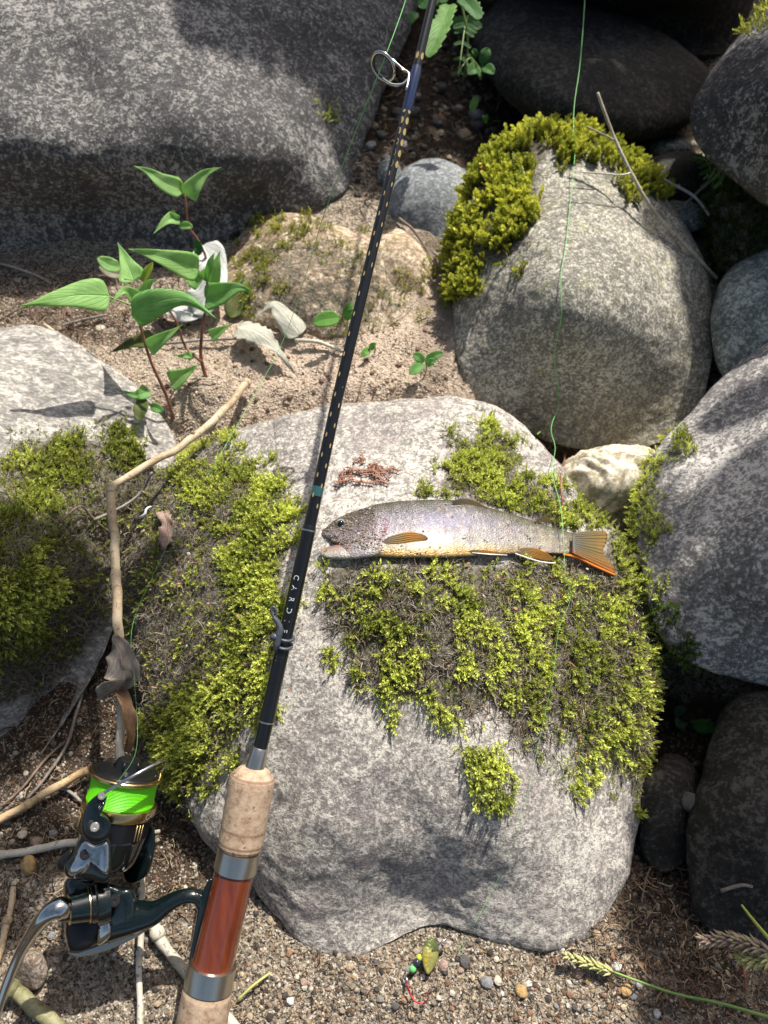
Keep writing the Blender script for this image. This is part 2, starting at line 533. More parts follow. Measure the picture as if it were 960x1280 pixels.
rock('right', [(806, 730, .50), (800, 680, .52), (800, 625, .54), (814, 572, .555), (850, 526, .57), (900, 474, .585), (960, 412, .60), (1060, 318, .62), (1230, 260, .64), (1350, 650, .56), (1250, 850, .53), (1100, 885, .51), (1000, 870, .50), (960, 860, .50),
               (900, 845, .50), (842, 815, .50), (815, 775, .50)],
     [(900, 560, .52), (960, 520, .51), (900, 650, .475), (1000, 650, .44), (950, 750, .442), (870, 750, .468), (1000, 830, .46), (1150, 650, .42)],
     M_right, 'big sloping grey boulder at the right edge with dappled light', back=.14, level=7, lump=.004, lfreq=12, rough=.0017, rfreq=60, seed=21)
rock('left', [(-250, 470, .60), (-100, 420, .60), (0, 408, .60), (60, 412, .60), (115, 442, .60), (165, 480, .595), (205, 525, .59), (222, 570, .58), (200, 610, .57), (160, 650, .555), (150, 720, .545), (142, 780, .535), (112, 850, .53), (60, 930, .518), (0, 1000, .50),
              (-150, 1080, .49), (-350, 900, .52), (-400, 650, .56)],
     [(50, 480, .55), (130, 560, .535), (50, 620, .50), (60, 710, .467), (0, 780, .452), (100, 720, .49), (90, 800, .53), (40, 860, .53), (0, 920, .525), (-150, 700, .45), (-100, 900, .51)],
     M_left, 'rock at the left edge, smooth pale top and moss over its lower front', back=.14, level=7, lump=.006, lfreq=12, rough=.0018, rfreq=70, seed=31)
rock('topright', [(864, 165, .62), (862, 135, .62), (872, 112, .625), (895, 82, .63), (925, 45, .635), (962, 5, .64), (1040, -130, .66), (1200, -160, .66), (1300, 150, .62), (1150, 260, .60), (1040, 292, .60), (960, 256, .605), (920, 230, .61), (882, 198, .615)],
     [(960, 100, .55), (1000, 180, .535), (925, 200, .575), (1050, 60, .52), (900, 130, .58), (1050, -60, .57)],
     M_tdark, 'dark rounded boulder overhanging at the upper right corner', back=.2, level=6, lump=.004, lfreq=12, rough=.0012, rfreq=70, seed=41)
rock('smallright', [(887, 420, .61), (889, 385, .62), (905, 345, .63), (935, 322, .64), (980, 305, .64), (1040, 312, .63), (1080, 380, .62), (1050, 450, .61), (970, 480, .60), (905, 475, .60)],
     [(960, 390, .565), (930, 420, .575)],
     M_grey, 'smooth grey green stone wedged between two boulders at the right edge', back=.08, level=6, lump=.003, rough=.0006, seed=45, name='stone', cat='stone')
rock('mossright', [(888, 300, .665), (888, 250, .67), (915, 225, .68), (990, 205, .68), (1070, 260, .67), (1060, 340, .65), (990, 365, .64), (920, 350, .65), (895, 335, .655)],
     [(940, 270, .64), (990, 300, .63)], M_dark, 'shaded stone under dark moss below the overhanging boulder', back=.1, level=5, seed=47, name='stone', cat='stone')
rock('angular', [(705, 604, .575), (707, 584, .58), (735, 568, .585), (778, 562, .585), (812, 566, .585), (832, 585, .58), (822, 625, .57), (792, 655, .565), (748, 657, .565), (722, 642, .57), (710, 622, .575)],
     [(730, 595, .55), (762, 588, .545), (800, 590, .55), (765, 612, .535), (770, 640, .56), (740, 632, .55)],
     M_yel, 'small angular cream stone caught between the boulders behind the fish tail', back=.05, level=6, lump=.004, lfreq=40, rough=.0008, seed=52, chisel=(.004, 22), prof=1.4, name='stone', cat='stone')
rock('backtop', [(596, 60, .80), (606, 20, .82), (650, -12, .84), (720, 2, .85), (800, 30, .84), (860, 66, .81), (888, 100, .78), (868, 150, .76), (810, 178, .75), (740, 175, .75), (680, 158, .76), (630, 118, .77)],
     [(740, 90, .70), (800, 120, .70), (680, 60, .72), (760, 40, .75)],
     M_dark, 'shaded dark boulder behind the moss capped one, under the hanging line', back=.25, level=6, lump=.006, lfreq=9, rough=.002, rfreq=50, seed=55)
rock('greystone', [(484, 262, .70), (492, 230, .71), (516, 205, .72), (546, 197, .725), (582, 212, .72), (606, 245, .71), (600, 290, .69), (562, 302, .685), (522, 292, .69), (496, 278, .695)],
     [(535, 250, .665), (550, 225, .69)], mat_rock('blue_grey_stone', (.11, .12, .125), (.20, .215, .22), (.33, .34, .34), 1.1, .5, .5, .2), 'smooth blue grey stone touching the left of the moss capped boulder', back=.05, level=6, lump=.003, rough=.0004, seed=57, name='stone', cat='stone')
rock('sunny', [(276, 352, Gd(276, 352)), (288, 312, .68), (322, 278, .69), (352, 267, .695), (400, 276, .69), (440, 286, .69), (490, 290, .695), (528, 322, Gd(528, 322)), (530, 372, Gd(530, 372)), (480, 412, Gd(480, 412)), (410, 422, Gd(410, 422)), (340, 412, Gd(340, 412)), (296, 392, Gd(296, 392))],
     [(330, 300, .645), (400, 320, .636), (330, 350, .626), (400, 370, .618), (460, 350, .628), (500, 330, .645), (470, 385, .622), (340, 385, .618)],
     M_tan, 'low tan rock half buried in sand, thinly mossed, right of the green seedling', back=.07, level=6, lump=.006, lfreq=22, rough=.0022, rfreq=80, seed=61)
rock('slab', [(462, 300, .69), (500, 284, .70), (530, 305, .69), (549, 350, .665), (548, 385, Gd(548, 385)), (520, 402, Gd(520, 402)), (488, 408, Gd(488, 408)), (468, 360, Gd(468, 360))],
     [(505, 330, .648), (520, 370, .64)], M_tan, 'pale tan slab of rock at the right end of the low tan rock', back=.06, level=5, lump=.003, rough=.001, seed=63, name='stone', cat='stone')
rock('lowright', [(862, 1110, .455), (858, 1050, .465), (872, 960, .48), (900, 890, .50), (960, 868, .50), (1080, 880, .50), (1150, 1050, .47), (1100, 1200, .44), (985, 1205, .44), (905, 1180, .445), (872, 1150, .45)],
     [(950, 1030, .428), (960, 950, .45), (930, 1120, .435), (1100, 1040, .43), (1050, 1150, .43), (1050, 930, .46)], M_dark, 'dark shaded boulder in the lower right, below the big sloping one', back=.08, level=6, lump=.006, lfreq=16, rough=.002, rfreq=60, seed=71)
rock('hollow', [(800, 1030, .485), (802, 975, .50), (835, 945, .505), (870, 962, .50), (880, 1010, .49), (862, 1070, .475), (825, 1092, .47), (803, 1065, .478)],
     [(840, 1010, .468)], M_dark, 'dark stone sunk in the shaded gap right of the middle boulder', back=.04, level=5, lump=.004, lfreq=25, seed=73, name='stone', cat='stone')
rock('wedge', [(832, 262, .69), (838, 250, .70), (862, 252, .70), (884, 262, .69), (884, 282, .68), (860, 290, .68), (838, 280, .685)],
     [(858, 268, .67)], M_grey, 'small pale grey stone behind the right shoulder of the moss capped boulder', back=.03, level=4, lump=.004, lfreq=30, seed=75, name='stone', cat='stone')
rock('gapdark', [(790, 240, .73), (800, 205, .75), (840, 190, .76), (885, 200, .75), (895, 245, .72), (860, 262, .71), (815, 262, .71)],
     [(840, 230, .70)], M_dark, 'dark stone lying in the shaded gap beneath the overhanging boulder', back=.05, level=5, lump=.004, lfreq=25, seed=77, name='stone', cat='stone')
rock('gapflat', [(812, 182, .77), (830, 170, .78), (858, 172, .77), (864, 188, .76), (840, 198, .755), (818, 196, .76)],
     [(840, 184, .745)], M_grey, 'flat dull stone deep in the gap, behind the dark one', back=.03, level=4, lump=.003, lfreq=30, seed=78, name='stone', cat='stone')
rock('roundgrey', [(470, 222, .72), (474, 205, .73), (486, 198, .73), (500, 206, .73), (502, 228, .72), (490, 240, .715), (476, 236, .715)],
     [(487, 220, .70)], M_grey, 'small round grey stone beside the rod, just above the blue grey stone', back=.02, level=4, lump=.001, seed=79, name='stone', cat='stone')
rock('handle', [(14, 1210, .43), (18, 1192, .432), (38, 1184, .433), (56, 1196, .43), (58, 1222, .425), (44, 1238, .42), (22, 1232, .423)],
     [(37, 1210, .415)], mat_rock('brown_stone', (.10, .075, .055), (.22, .17, .13), (.36, .30, .25), 1.2), 'brown stone on the sand under the reel crank', back=.02, level=5, lump=.002, lfreq=40, seed=81, name='stone', cat='stone')
build_ground()

# ------------------------------------------------------------------ scattering (only for what nobody could count)
def sdist(px, py, poly):
    """signed distance in pixels to a polygon, positive inside"""
    P = np.array(poly, float); n = len(P)
    inside = np.zeros(len(px), bool); dmin = np.full(len(px), 1e9)
    for i in range(n):
        a, b = P[i], P[(i + 1) % n]
        cond = ((a[1] > py) != (b[1] > py)) & (px < (b[0] - a[0]) * (py - a[1]) / (b[1] - a[1] + 1e-12) + a[0])
        inside ^= cond
        ab = b - a
        t = np.clip(((px - a[0]) * ab[0] + (py - a[1]) * ab[1]) / (ab @ ab), 0, 1)
        dmin = np.minimum(dmin, np.hypot(px - a[0] - t * ab[0], py - a[1] - t * ab[1]))
    return np.where(inside, dmin, -dmin)

def surf_sample(v, f, n, keep):
    """n random points on the triangles whose centre passes keep()"""
    c = v[f].mean(1)
    fn = np.cross(v[f[:, 1]] - v[f[:, 0]], v[f[:, 2]] - v[f[:, 0]])
    area = np.linalg.norm(fn, axis=1) / 2
    fn = fn / (2 * area[:, None] + 1e-18)
    wgt = area * keep(c, fn)
    tot = wgt.sum()
    if tot <= 0: return np.zeros((0, 3)), np.zeros((0, 3))
    i = RNG.choice(len(f), n, p=wgt / tot)
    r1, r2 = RNG.rand(n), RNG.rand(n); q = np.sqrt(r1)
    p = v[f[i, 0]] * (1 - q)[:, None] + v[f[i, 1]] * (q * (1 - r2))[:, None] + v[f[i, 2]] * (q * r2)[:, None]
    return p, fn[i]

def scatter(name, P, D, scl, tint, variants, mat, parent=None, spin=True, label=None):
    """one object of scattered small pieces: geometry nodes place the variants on points"""
    n = len(P)
    me = bpy.data.meshes.new(name)
    me.vertices.add(n); me.vertices.foreach_set('co', np.asarray(P, np.float32).ravel())
    eul = np.zeros((n, 3), np.float32)
    for i in range(n):
        q = Vector(D[i]).to_track_quat('Z', 'Y')
        if spin: q = q @ Euler((0, 0, RNG.rand() * 6.283)).to_quaternion()
        eul[i] = q.to_euler()[:]
    a = me.attributes.new('rot', 'FLOAT_VECTOR', 'POINT'); a.data.foreach_set('vector', eul.ravel())
    a = me.attributes.new('scl', 'FLOAT_VECTOR', 'POINT')
    s3 = np.asarray(scl, np.float32)
    if s3.ndim == 1: s3 = np.repeat(s3[:, None], 3, 1)
    a.data.foreach_set('vector', s3.astype(np.float32).ravel())
    a = me.attributes.new('tint', 'FLOAT', 'POINT'); a.data.foreach_set('value', np.asarray(tint, np.float32))
    a = me.attributes.new('idx', 'INT', 'POINT'); a.data.foreach_set('value', RNG.randint(0, len(variants), n).astype(np.int32))
    o = bpy.data.objects.new(name, me); COL.objects.link(o)
    if parent is not None:
        o.parent = parent; o.matrix_parent_inverse = parent_world(parent).inverted()
    ng = bpy.data.node_groups.new(name, 'GeometryNodeTree')
    ng.interface.new_socket(name='Geometry', in_out='INPUT', socket_type='NodeSocketGeometry')
    ng.interface.new_socket(name='Geometry', in_out='OUTPUT', socket_type='NodeSocketGeometry')
    gi = ng.nodes.new('NodeGroupInput'); go = ng.nodes.new('NodeGroupOutput')
    iop = ng.nodes.new('GeometryNodeInstanceOnPoints'); ci = ng.nodes.new('GeometryNodeCollectionInfo')
    ci.inputs['Collection'].default_value = variants_col(variants, mat)
    ci.inputs['Separate Children'].default_value = True; ci.inputs['Reset Children'].default_value = True
    def na(nm, typ):
        x = ng.nodes.new('GeometryNodeInputNamedAttribute'); x.data_type = typ; x.inputs['Name'].default_value = nm
        return x.outputs['Attribute']
    L = ng.links.new
    L(gi.outputs[0], iop.inputs['Points']); L(ci.outputs[0], iop.inputs['Instance'])
    iop.inputs['Pick Instance'].default_value = True
    L(na('idx', 'INT'), iop.inputs['Instance Index']); L(na('rot', 'FLOAT_VECTOR'), iop.inputs['Rotation']); L(na('scl', 'FLOAT_VECTOR'), iop.inputs['Scale'])
    L(iop.outputs[0], go.inputs[0])
    md = o.modifiers.new('scatter', 'NODES'); md.node_group = ng
    return tag(o, label, kind='stuff')

_vc = {}
def variants_col(meshes, mat):
    key = (tuple(m.name for m in meshes), mat.name)
    if key not in _vc:
        c = bpy.data.collections.new('pieces')
        for m in meshes:
            mm = m.copy(); mm.materials.clear(); mm.materials.append(mat)
            c.objects.link(bpy.data.objects.new('piece', mm))
        _vc[key] = c
    return _vc[key]

def shoot_mesh(seed, n=14, spread=.5, ll=.36, lw=.062, bend=.4):
    r = random.Random(seed); vs, fs, hs = [], [], []
    bx, by = r.uniform(-bend, bend), r.uniform(-bend, bend)
    ax = lambda h: Vector((bx * h * h, by * h * h, h))
    for i in range(n):
        h = (i / (n - 1)) ** .8
        a = i * 2.4 + r.uniform(-.3, .3)
        c = ax(h * .9)
        up = .25 + .8 * h
        d = Vector((math.cos(a) * spread * (1.25 - .75 * h), math.sin(a) * spread * (1.25 - .75 * h), up)).normalized()
        side = d.cross(Vector((0, 0, 1))); side = side.normalized() if side.length > .01 else Vector((1, 0, 0))
        L = ll * r.uniform(.75, 1.2) * (1 - .25 * h)
        nrm = side.cross(d)
        k = len(vs)
        vs += [c, c + d * L * .45 + side * lw - nrm * .02, c + d * L - nrm * .05, c + d * L * .45 - side * lw - nrm * .02]
        fs += [(k, k + 1, k + 2), (k, k + 2, k + 3)]
        hs += [h, h, min(1, h + .15), h]
    # stem
    sv, sf = tube_vf([ax(0)[:], ax(.5)[:], ax(.92)[:]], [.03, .025, .01], 3, False)
    k = len(vs); vs += [Vector(q) for q in sv]; fs += [tuple(i + k for i in q) for q in sf]; hs += [0, 0, 0, .4, .4, .4, .8, .8, .8]
    me = mesh_from('shoot', [v[:] for v in vs], fs, smooth=False)
    attr_float(me, 'h', hs)
    return me
SHOOTS = [shoot_mesh(i) for i in range(5)]
FAT = [shoot_mesh(20 + i, n=20, spread=.34, ll=.26, lw=.10, bend=.35) for i in range(4)]
def fibre_mesh(seed):
    r = random.Random(seed); p = Vector((0, 0, 0)); d = Vector((r.uniform(-1, 1), r.uniform(-1, 1), .4)).normalized(); P = [p[:]]
    for i in range(4):
        p = p + d * .25; P.append(p[:]); d = (d + Vector((r.uniform(-.7, .7), r.uniform(-.7, .7), r.uniform(-.6, .3)))).normalized()
    v, f = tube_vf(P, [.035, .04, .035, .03, .012], 3, False)
    me = mesh_from('fibre', v, f); attr_float(me, 'h', [0] * len(v)); return me
FIBRES = [fibre_mesh(i) for i in range(6)]

def mat_moss(name, base, lo, hi, dry, trans=.35):
    s = NT(name)
    tint = s.attr('tint', typ='INSTANCER'); h = s.attr('h')
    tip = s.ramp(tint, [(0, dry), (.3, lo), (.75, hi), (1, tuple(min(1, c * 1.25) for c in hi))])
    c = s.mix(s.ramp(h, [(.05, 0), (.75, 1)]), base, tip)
    s.set(Base_Color=c, Roughness=.55, Specular_IOR_Level=.35)
    tr = s.n('ShaderNodeBsdfTranslucent'); s.l(s.mix(.5, c, (.35, .45, .03)), tr.inputs[0])
    mx = s.n('ShaderNodeMixShader'); mx.inputs[0].default_value = trans
    s.l(s.b.outputs[0], mx.inputs[1]); s.l(tr.outputs[0], mx.inputs[2])
    s.l(mx.outputs[0], s.t.nodes['Material Output'].inputs[0])
    return s.m
M_moss = mat_moss('moss_green', (.06, .055, .02), (.22, .26, .035), (.72, .76, .17), (.40, .34, .15))
M_mossb = mat_moss('moss_yellow', (.10, .09, .03), (.28, .30, .03), (.66, .64, .11), (.34, .26, .09))
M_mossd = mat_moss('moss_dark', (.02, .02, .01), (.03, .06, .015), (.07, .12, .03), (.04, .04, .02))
s = NT('dead_moss'); s.set(Base_Color=s.ramp(s.attr('tint', typ='INSTANCER'), [(0, (.05, .04, .028)), (.4, (.20, .175, .13)), (.75, (.40, .36, .28)), (1, (.32, .17, .10))]), Roughness=.9); M_fib = s.m

FISH_PX = [(398, 664), (430, 640), (480, 624), (580, 620), (645, 640), (712, 662), (760, 660), (764, 684), (776, 720), (752, 720), (715, 700), (560, 701), (420, 702), (396, 694)]
key_fish = True
def vis_keep(poly, thr, freq, seed, grav=0.0, soft=10):
    def keep(c, fn):
        px, py, d = proj(c)
        sd = sdist(px, py, poly)
        nz = fbm(c * freq, 3, seed)
        view = C0 - c; view /= np.linalg.norm(view, axis=1)[:, None]
        facing = (fn * view).sum(1) > -.25
        # noise and distance to the patch edge decide together, so that edges fray
        if key_fish: facing = facing * (sdist(px, py, FISH_PX) < 0)
        m = np.clip((nz * 2.1 + np.clip(sd / soft, -2.2, 2) * .35 - thr) * 4, 0, 1)
        return m * facing * (sd > -soft * 1.6)
    return keep

def moss(key, poly, n, size=.006, thr=0.0, freq=70, seed=0, mat=None, var=None, up=.35, down=0.0, jit=.9, tint=(.35, .95), name='moss_patch', lift=0, label=None, soft=16):
    r = ROCKS[key]
    P, N = surf_sample(r['v'], r['f'], n, vis_keep(poly, thr, freq, seed, soft=soft))
    n = len(P)
    if not n: return
    D = N * .75 + np.array([0, 0, up]) + np.array([0, -.35, -.6]) * down + RNG.randn(n, 3) * jit * .5
    D /= np.linalg.norm(D, axis=1)[:, None]
    tn = fbm(P * 60, 3, seed + 3) * .9 + .5
    T = np.clip(tint[0] + (tint[1] - tint[0]) * np.clip(tn + RNG.randn(n) * .18, 0, 1), 0, 1)
    sc = size * np.clip(np.exp(RNG.randn(n) * .32), .45, 1.7) * (.80 if key in ('centre', 'left') else .9)
    return scatter(name, P - N * size * .12, D, sc, T, var or SHOOTS, mat or M_moss, r['ob'], label=label)

def fibres(key, poly, n, size=.006, thr=0, freq=60, seed=0):
    r = ROCKS[key]
    P, N = surf_sample(r['v'], r['f'], n, vis_keep(poly, thr, freq, seed))
    n = len(P)
    D = N + RNG.randn(n, 3) * .5
    return scatter('dead_moss', P, D, size * RNG.uniform(.5, 1.3, n), RNG.rand(n) ** 1.3, FIBRES, M_fib, r['ob'])

def soil(key, poly, amt=1.0, soft=45):
    r = ROCKS[key]
    px, py, d = proj(r['v'])
    m = np.clip(.5 + sdist(px, py, poly) / soft, 0, 1) * amt
    r['soilmask'] = np.maximum(r.get('soilmask', np.zeros(len(r['v']))), m)
    # moss peat is a few millimetres thick and lumpy
    if amt > .5:
        h = m * (.0015 + .0015 * fbm(r['v'] * 130, 3, 77))
        r['v'] = r['v'] + r['n'] * np.maximum(h, 0)[:, None]
        r['ob'].data.vertices.foreach_set('co', (r['v'] - np.array(r['base'])).astype(np.float32).ravel()); r['ob'].data.update(); r['bvh'] = None

PL_A = [(205, 585), (285, 560), (300, 590), (335, 600), (362, 640), (352, 720), (336, 800), (328, 880), (300, 905), (268, 955), (240, 985), (232, 1050), (214, 1000), (190, 950), (166, 870), (152, 760), (150, 670), (170, 615)]
PL_A1 = [(300, 595), (335, 595), (366, 640), (354, 720), (338, 800), (326, 880), (298, 905), (262, 960), (236, 975), (204, 960), (206, 900), (250, 860), (290, 800), (306, 720), (292, 660)]
PL_A2 = [(215, 570), (288, 560), (285, 600), (258, 640), (215, 620)]
PL_B = [(572, 560), (600, 536), (640, 560), (648, 590), (700, 620), (742, 655), (690, 662), (600, 632), (545, 612), (560, 590)]
PL_C = [(752, 690), (785, 640), (800, 600), (815, 640), (815, 800), (812, 900), (806, 1000), (792, 990), (780, 900), (765, 780)]
PL_D = [(402, 715), (440, 706), (520, 698), (640, 706), (760, 700), (812, 740), (815, 860), (806, 930), (730, 930), (690, 900), (660, 940), (612, 880), (590, 900), (540, 880), (480, 870), (450, 850), (412, 775)]
PL_D1 = [(404, 715), (480, 720), (470, 760), (440, 800), (455, 840), (520, 900), (545, 910), (590, 960), (622, 990), (600, 930), (560, 860), (500, 800), (440, 840), (412, 775)]
PL_D2 = [(690, 930), (740, 905), (800, 930), (806, 985), (790, 965), (740, 975), (705, 975)]
PL_L = [(-200, 640), (0, 610), (28, 560), (70, 546), (150, 556), (200, 590), (170, 640), (150, 700), (146, 760), (110, 800), (60, 860), (0, 880), (-200, 850)]
PL_L1 = [(-100, 640), (0, 615), (28, 560), (70, 548), (108, 562), (96, 610), (60, 650), (80, 700), (62, 760), (40, 800), (0, 815), (-100, 820)]
PL_L2 = [(104, 556), (152, 556), (156, 582), (110, 584)]
PL_K = [(560, 372), (562, 290), (588, 222), (620, 176), (680, 156), (745, 158), (790, 200), (812, 232), (800, 236), (760, 196), (712, 184), (678, 200), (664, 240), (662, 300), (640, 328), (600, 325), (580, 330), (576, 380)]

soil('centre', PL_A); soil('centre', PL_B, .8); soil('centre', PL_C); soil('centre', PL_D, .85)
soil('left', PL_L); soil('back', [(560, 372), (562, 290), (588, 222), (620, 176), (680, 160), (700, 180), (672, 205), (655, 300), (620, 330), (580, 330), (576, 380)])
soil('sunny', [(300, 300), (350, 280), (480, 300), (520, 400), (400, 430), (300, 400)], .5)
soil('mossright', [(850, 180), (1100, 180), (1100, 380), (850, 380)])

# middle boulder
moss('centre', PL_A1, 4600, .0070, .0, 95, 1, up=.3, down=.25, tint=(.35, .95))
moss('centre', PL_A2, 900, .0066, .1, 70, 2, tint=(.4, .95))
moss('centre', PL_A, 900, .0062, .75, 110, 3, down=.3, tint=(.2, .85), label='sparser olive moss on the left shoulder')
moss('centre', PL_B, 1500, .0066, .30, 110, 4, tint=(.4, 1))
moss('centre', PL_C, 1300, .0070, .25, 100, 5, down=.2, tint=(.4, 1))
moss('centre', PL_D, 3300, .0068, .72, 110, 6, down=.35, tint=(.25, 1))
moss('centre', PL_D1, 800, .0072, .40, 60, 7, down=.6, tint=(.4, 1))
moss('centre', PL_D2, 330, .0085, .15, 60, 8, down=.8, tint=(.5, 1))
fibres('centre', PL_A, 5600, .006, -.1); fibres('centre', PL_D, 7000, .0068, -.25, seed=3); fibres('centre', PL_B, 900, .005, 0, seed=4); fibres('centre', PL_C, 900, .006, 0, seed=5)
for pl, n_, th_, sd_ in ((PL_A1, 4500, -.25, 51), (PL_A, 1500, .75, 52), (PL_B, 2200, -.05, 53), (PL_D, 3000, .62, 6), (PL_C, 1800, -.1, 55), (PL_D2, 500, -.1, 56)):
    moss('centre', pl, n_, .0036, th_, 100, sd_, tint=(.0, .75), name='low_moss')
moss('left', PL_L1, 4000, .0038, -.2, 80, 57, tint=(0, .6), name='low_moss'); moss('left', PL_L, 2200, .0036, .35, 100, 58, tint=(0, .5), name='low_moss')
# left rock
moss('left', PL_L1, 4200, .0070, .2, 70, 11, down=.1, tint=(.1, .8))
moss('left', PL_L2, 500, .0072, -.2, 60, 12, tint=(.15, .75))
moss('left', PL_L, 1000, .0068, .45, 110, 13, tint=(.0, .6), label='thin scattered moss over grey peat')
fibres('left', PL_L, 6500, .0065, -.2, seed=14)
# moss capped boulder
moss('back', PL_K, 2700, .0120, -.02, 45, 21, mat=M_mossb, var=FAT, up=.55, jit=.4, tint=(.3, 1))
moss('back', [(655, 158), (745, 158), (790, 200), (812, 234), (780, 210), (740, 188), (700, 180)], 750, .0115, -.9, 45, 22, mat=M_mossb, var=FAT, up=.9, jit=.3, tint=(.25, .8))
moss('back', [(560, 380), (566, 320), (590, 300), (640, 330), (600, 345), (578, 385)], 500, .0085, 0, 60, 23, mat=M_mossb, var=FAT, down=.5, tint=(.1, .7))
fibres('back', PL_K, 2200, .006, -.3, seed=24)
# others
moss('sunny', [(280, 320), (300, 295), (345, 270), (380, 285), (350, 330), (330, 390), (290, 395)], 800, .005, .22, 70, 31, mat=M_mossb, tint=(.0, .7))
moss('sunny', [(325, 265), (480, 285), (480, 302), (420, 298), (330, 285)], 300, .0055, .2, 60, 32, mat=M_mossb, tint=(.1, .8))
moss('sunny', [(400, 290), (510, 300), (520, 400), (430, 420)], 350, .0045, .4, 60, 33, mat=M_mossb, tint=(.0, .6))
fibres('sunny', [(290, 290), (350, 280), (480, 300), (520, 400), (400, 430), (300, 400)], 2200, .004, -.2, seed=34)
moss('right', [(842, 560), (858, 545), (862, 560), (850, 568)], 90, .0085, -1, 60, 41, tint=(.3, .8), soft=6)
moss('right', [(795, 600), (812, 590), (815, 700), (806, 730)], 900, .006, -.4, 60, 42, tint=(.5, 1))
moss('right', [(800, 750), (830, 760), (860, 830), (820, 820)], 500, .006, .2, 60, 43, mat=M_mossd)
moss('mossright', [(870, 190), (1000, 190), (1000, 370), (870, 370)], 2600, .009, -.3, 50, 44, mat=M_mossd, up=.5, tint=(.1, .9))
moss('topright', [(935, 20), (960, -30), (990, -30), (960, 12)], 350, .008, -1, 60, 45, mat=M_mossb, up=.6)
moss('big', [(404, 135), (424, 135), (424, 150), (404, 150)], 40, .007, -1, 60, 46, soft=5)
moss('slab', [(505, 330), (552, 340), (552, 405), (500, 408)], 260, .005, .25, 60, 47, mat=M_mossb, tint=(.1, .7))

# rusty crumbs of leaf and bark caught in the moss
s = NT('rusty_crumbs'); s.set(Base_Color=s.ramp(s.attr('tint', typ='INSTANCER'), [(0, (.16, .06, .04)), (.5, (.38, .15, .10)), (.8, (.50, .36, .26)), (1, (.6, .56, .5))]), Roughness=.8); M_crumb = s.m
r_ = ROCKS['centre']
P_, N_ = surf_sample(r_['v'], r_['f'], 260, vis_keep([(170, 600), (370, 640), (400, 700), (760, 700), (812, 760), (806, 960), (620, 960), (420, 800), (300, 930), (230, 1000), (160, 800)], -.3, 60, 5))

# ------------------------------------------------------------------ sand, gravel, litter
def chip_mesh(seed, sub=1):
    bm = bmesh.new(); bmesh.ops.create_icosphere(bm, subdivisions=sub, radius=.5); r = random.Random(seed)
    sx, sy, sz = r.uniform(.8, 1.15), r.uniform(.7, 1), r.uniform(.45, .75)
    for v in bm.verts:
        v.co *= r.uniform(.82, 1.12); v.co = Vector((v.co.x * sx, v.co.y * sy, v.co.z * sz))
    me = bpy.data.meshes.new('chip'); bm.to_mesh(me); bm.free(); return me
CHIPS = [chip_mesh(i) for i in range(6)]
s = NT('gravel'); tint = s.attr('tint', typ='INSTANCER')
gc = s.ramp(tint, [(0, (.04, .034, .028)), (.15, (.14, .112, .08)), (.33, (.24, .19, .135)), (.50, (.18, .148, .108)), (.62, (.31, .265, .205)), (.74, (.18, .17, .15)), (.85, (.44, .40, .33)), (.91, (.24, .12, .07)), (.95, (.30, .20, .09)), (.975, (.50, .48, .43))], 'CONSTANT')
s.set(Base_Color=s.mix(.35, gc, s.ramp(s.noise(s.co(), 6, 4, .7), [(.3, (.4, .4, .4)), (.7, (1.2, 1.2, 1.2))]), 'MULTIPLY'), Roughness=.75); M_gravel = s.m

def ground_scatter(name, poly, n, smin, smax, variants, mat, power=2.5, tint=None, flat=True, lay=0.0, minsoil=None):
    P = np.array(poly, float); out = []
    need = n
    while need > 0:
        px = RNG.uniform(P[:, 0].min(), P[:, 0].max(), need * 3); py = RNG.uniform(P[:, 1].min(), P[:, 1].max(), need * 3)
        k = sdist(px, py, poly) > -RNG.rand(len(px)) * 20
        px, py = px[k][:need], py[k][:need]
        out.append(np.stack([px, py], 1)); need -= len(px)
    q = np.concatenate(out)[:n]
    d = GD(q[:, 0], q[:, 1])
    W = U(q[:, 0], q[:, 1], d)
    W[:, 2] = gz(W[:, 0], W[:, 1])
    u = RNG.rand(n) ** power
    sc = smin + (smax - smin) * u
    D = np.array([0, 0, 1.0]) + RNG.randn(n, 3) * (.35 if not lay else .12)
    W[:, 2] += sc * (.12 if not lay else lay)
    T = RNG.rand(n) if tint is None else tint(n)
    return scatter(name, W, D, sc, T, variants, mat)

_gdx = np.linspace(-150, 1110, 85); _gdy = np.linspace(-60, 1340, 94)
_gdt = np.zeros((len(_gdy), len(_gdx)))
def _fill():
    X, Y = np.meshgrid(_gdx, _gdy); D = np.full(X.shape, 2.4); done = np.zeros(X.shape, bool)
    for d in np.arange(.34, 2.4, .004):
        p = U(X, Y, np.full(X.shape, d)); b = (p[..., 2] < gz(p[..., 0], p[..., 1])) & ~done
        D[b] = d; done |= b
    return D
_gdt = _fill()
def GD(px, py):
    fx = np.clip((px - _gdx[0]) / (_gdx[1] - _gdx[0]), 0, len(_gdx) - 1.001); fy = np.clip((py - _gdy[0]) / (_gdy[1] - _gdy[0]), 0, len(_gdy) - 1.001)
    i, j = fx.astype(int), fy.astype(int); a, b = fx - i, fy - j
    return (_gdt[j, i] * (1 - a) * (1 - b) + _gdt[j, i + 1] * a * (1 - b) + _gdt[j + 1, i] * (1 - a) * b + _gdt[j + 1, i + 1] * a * b)

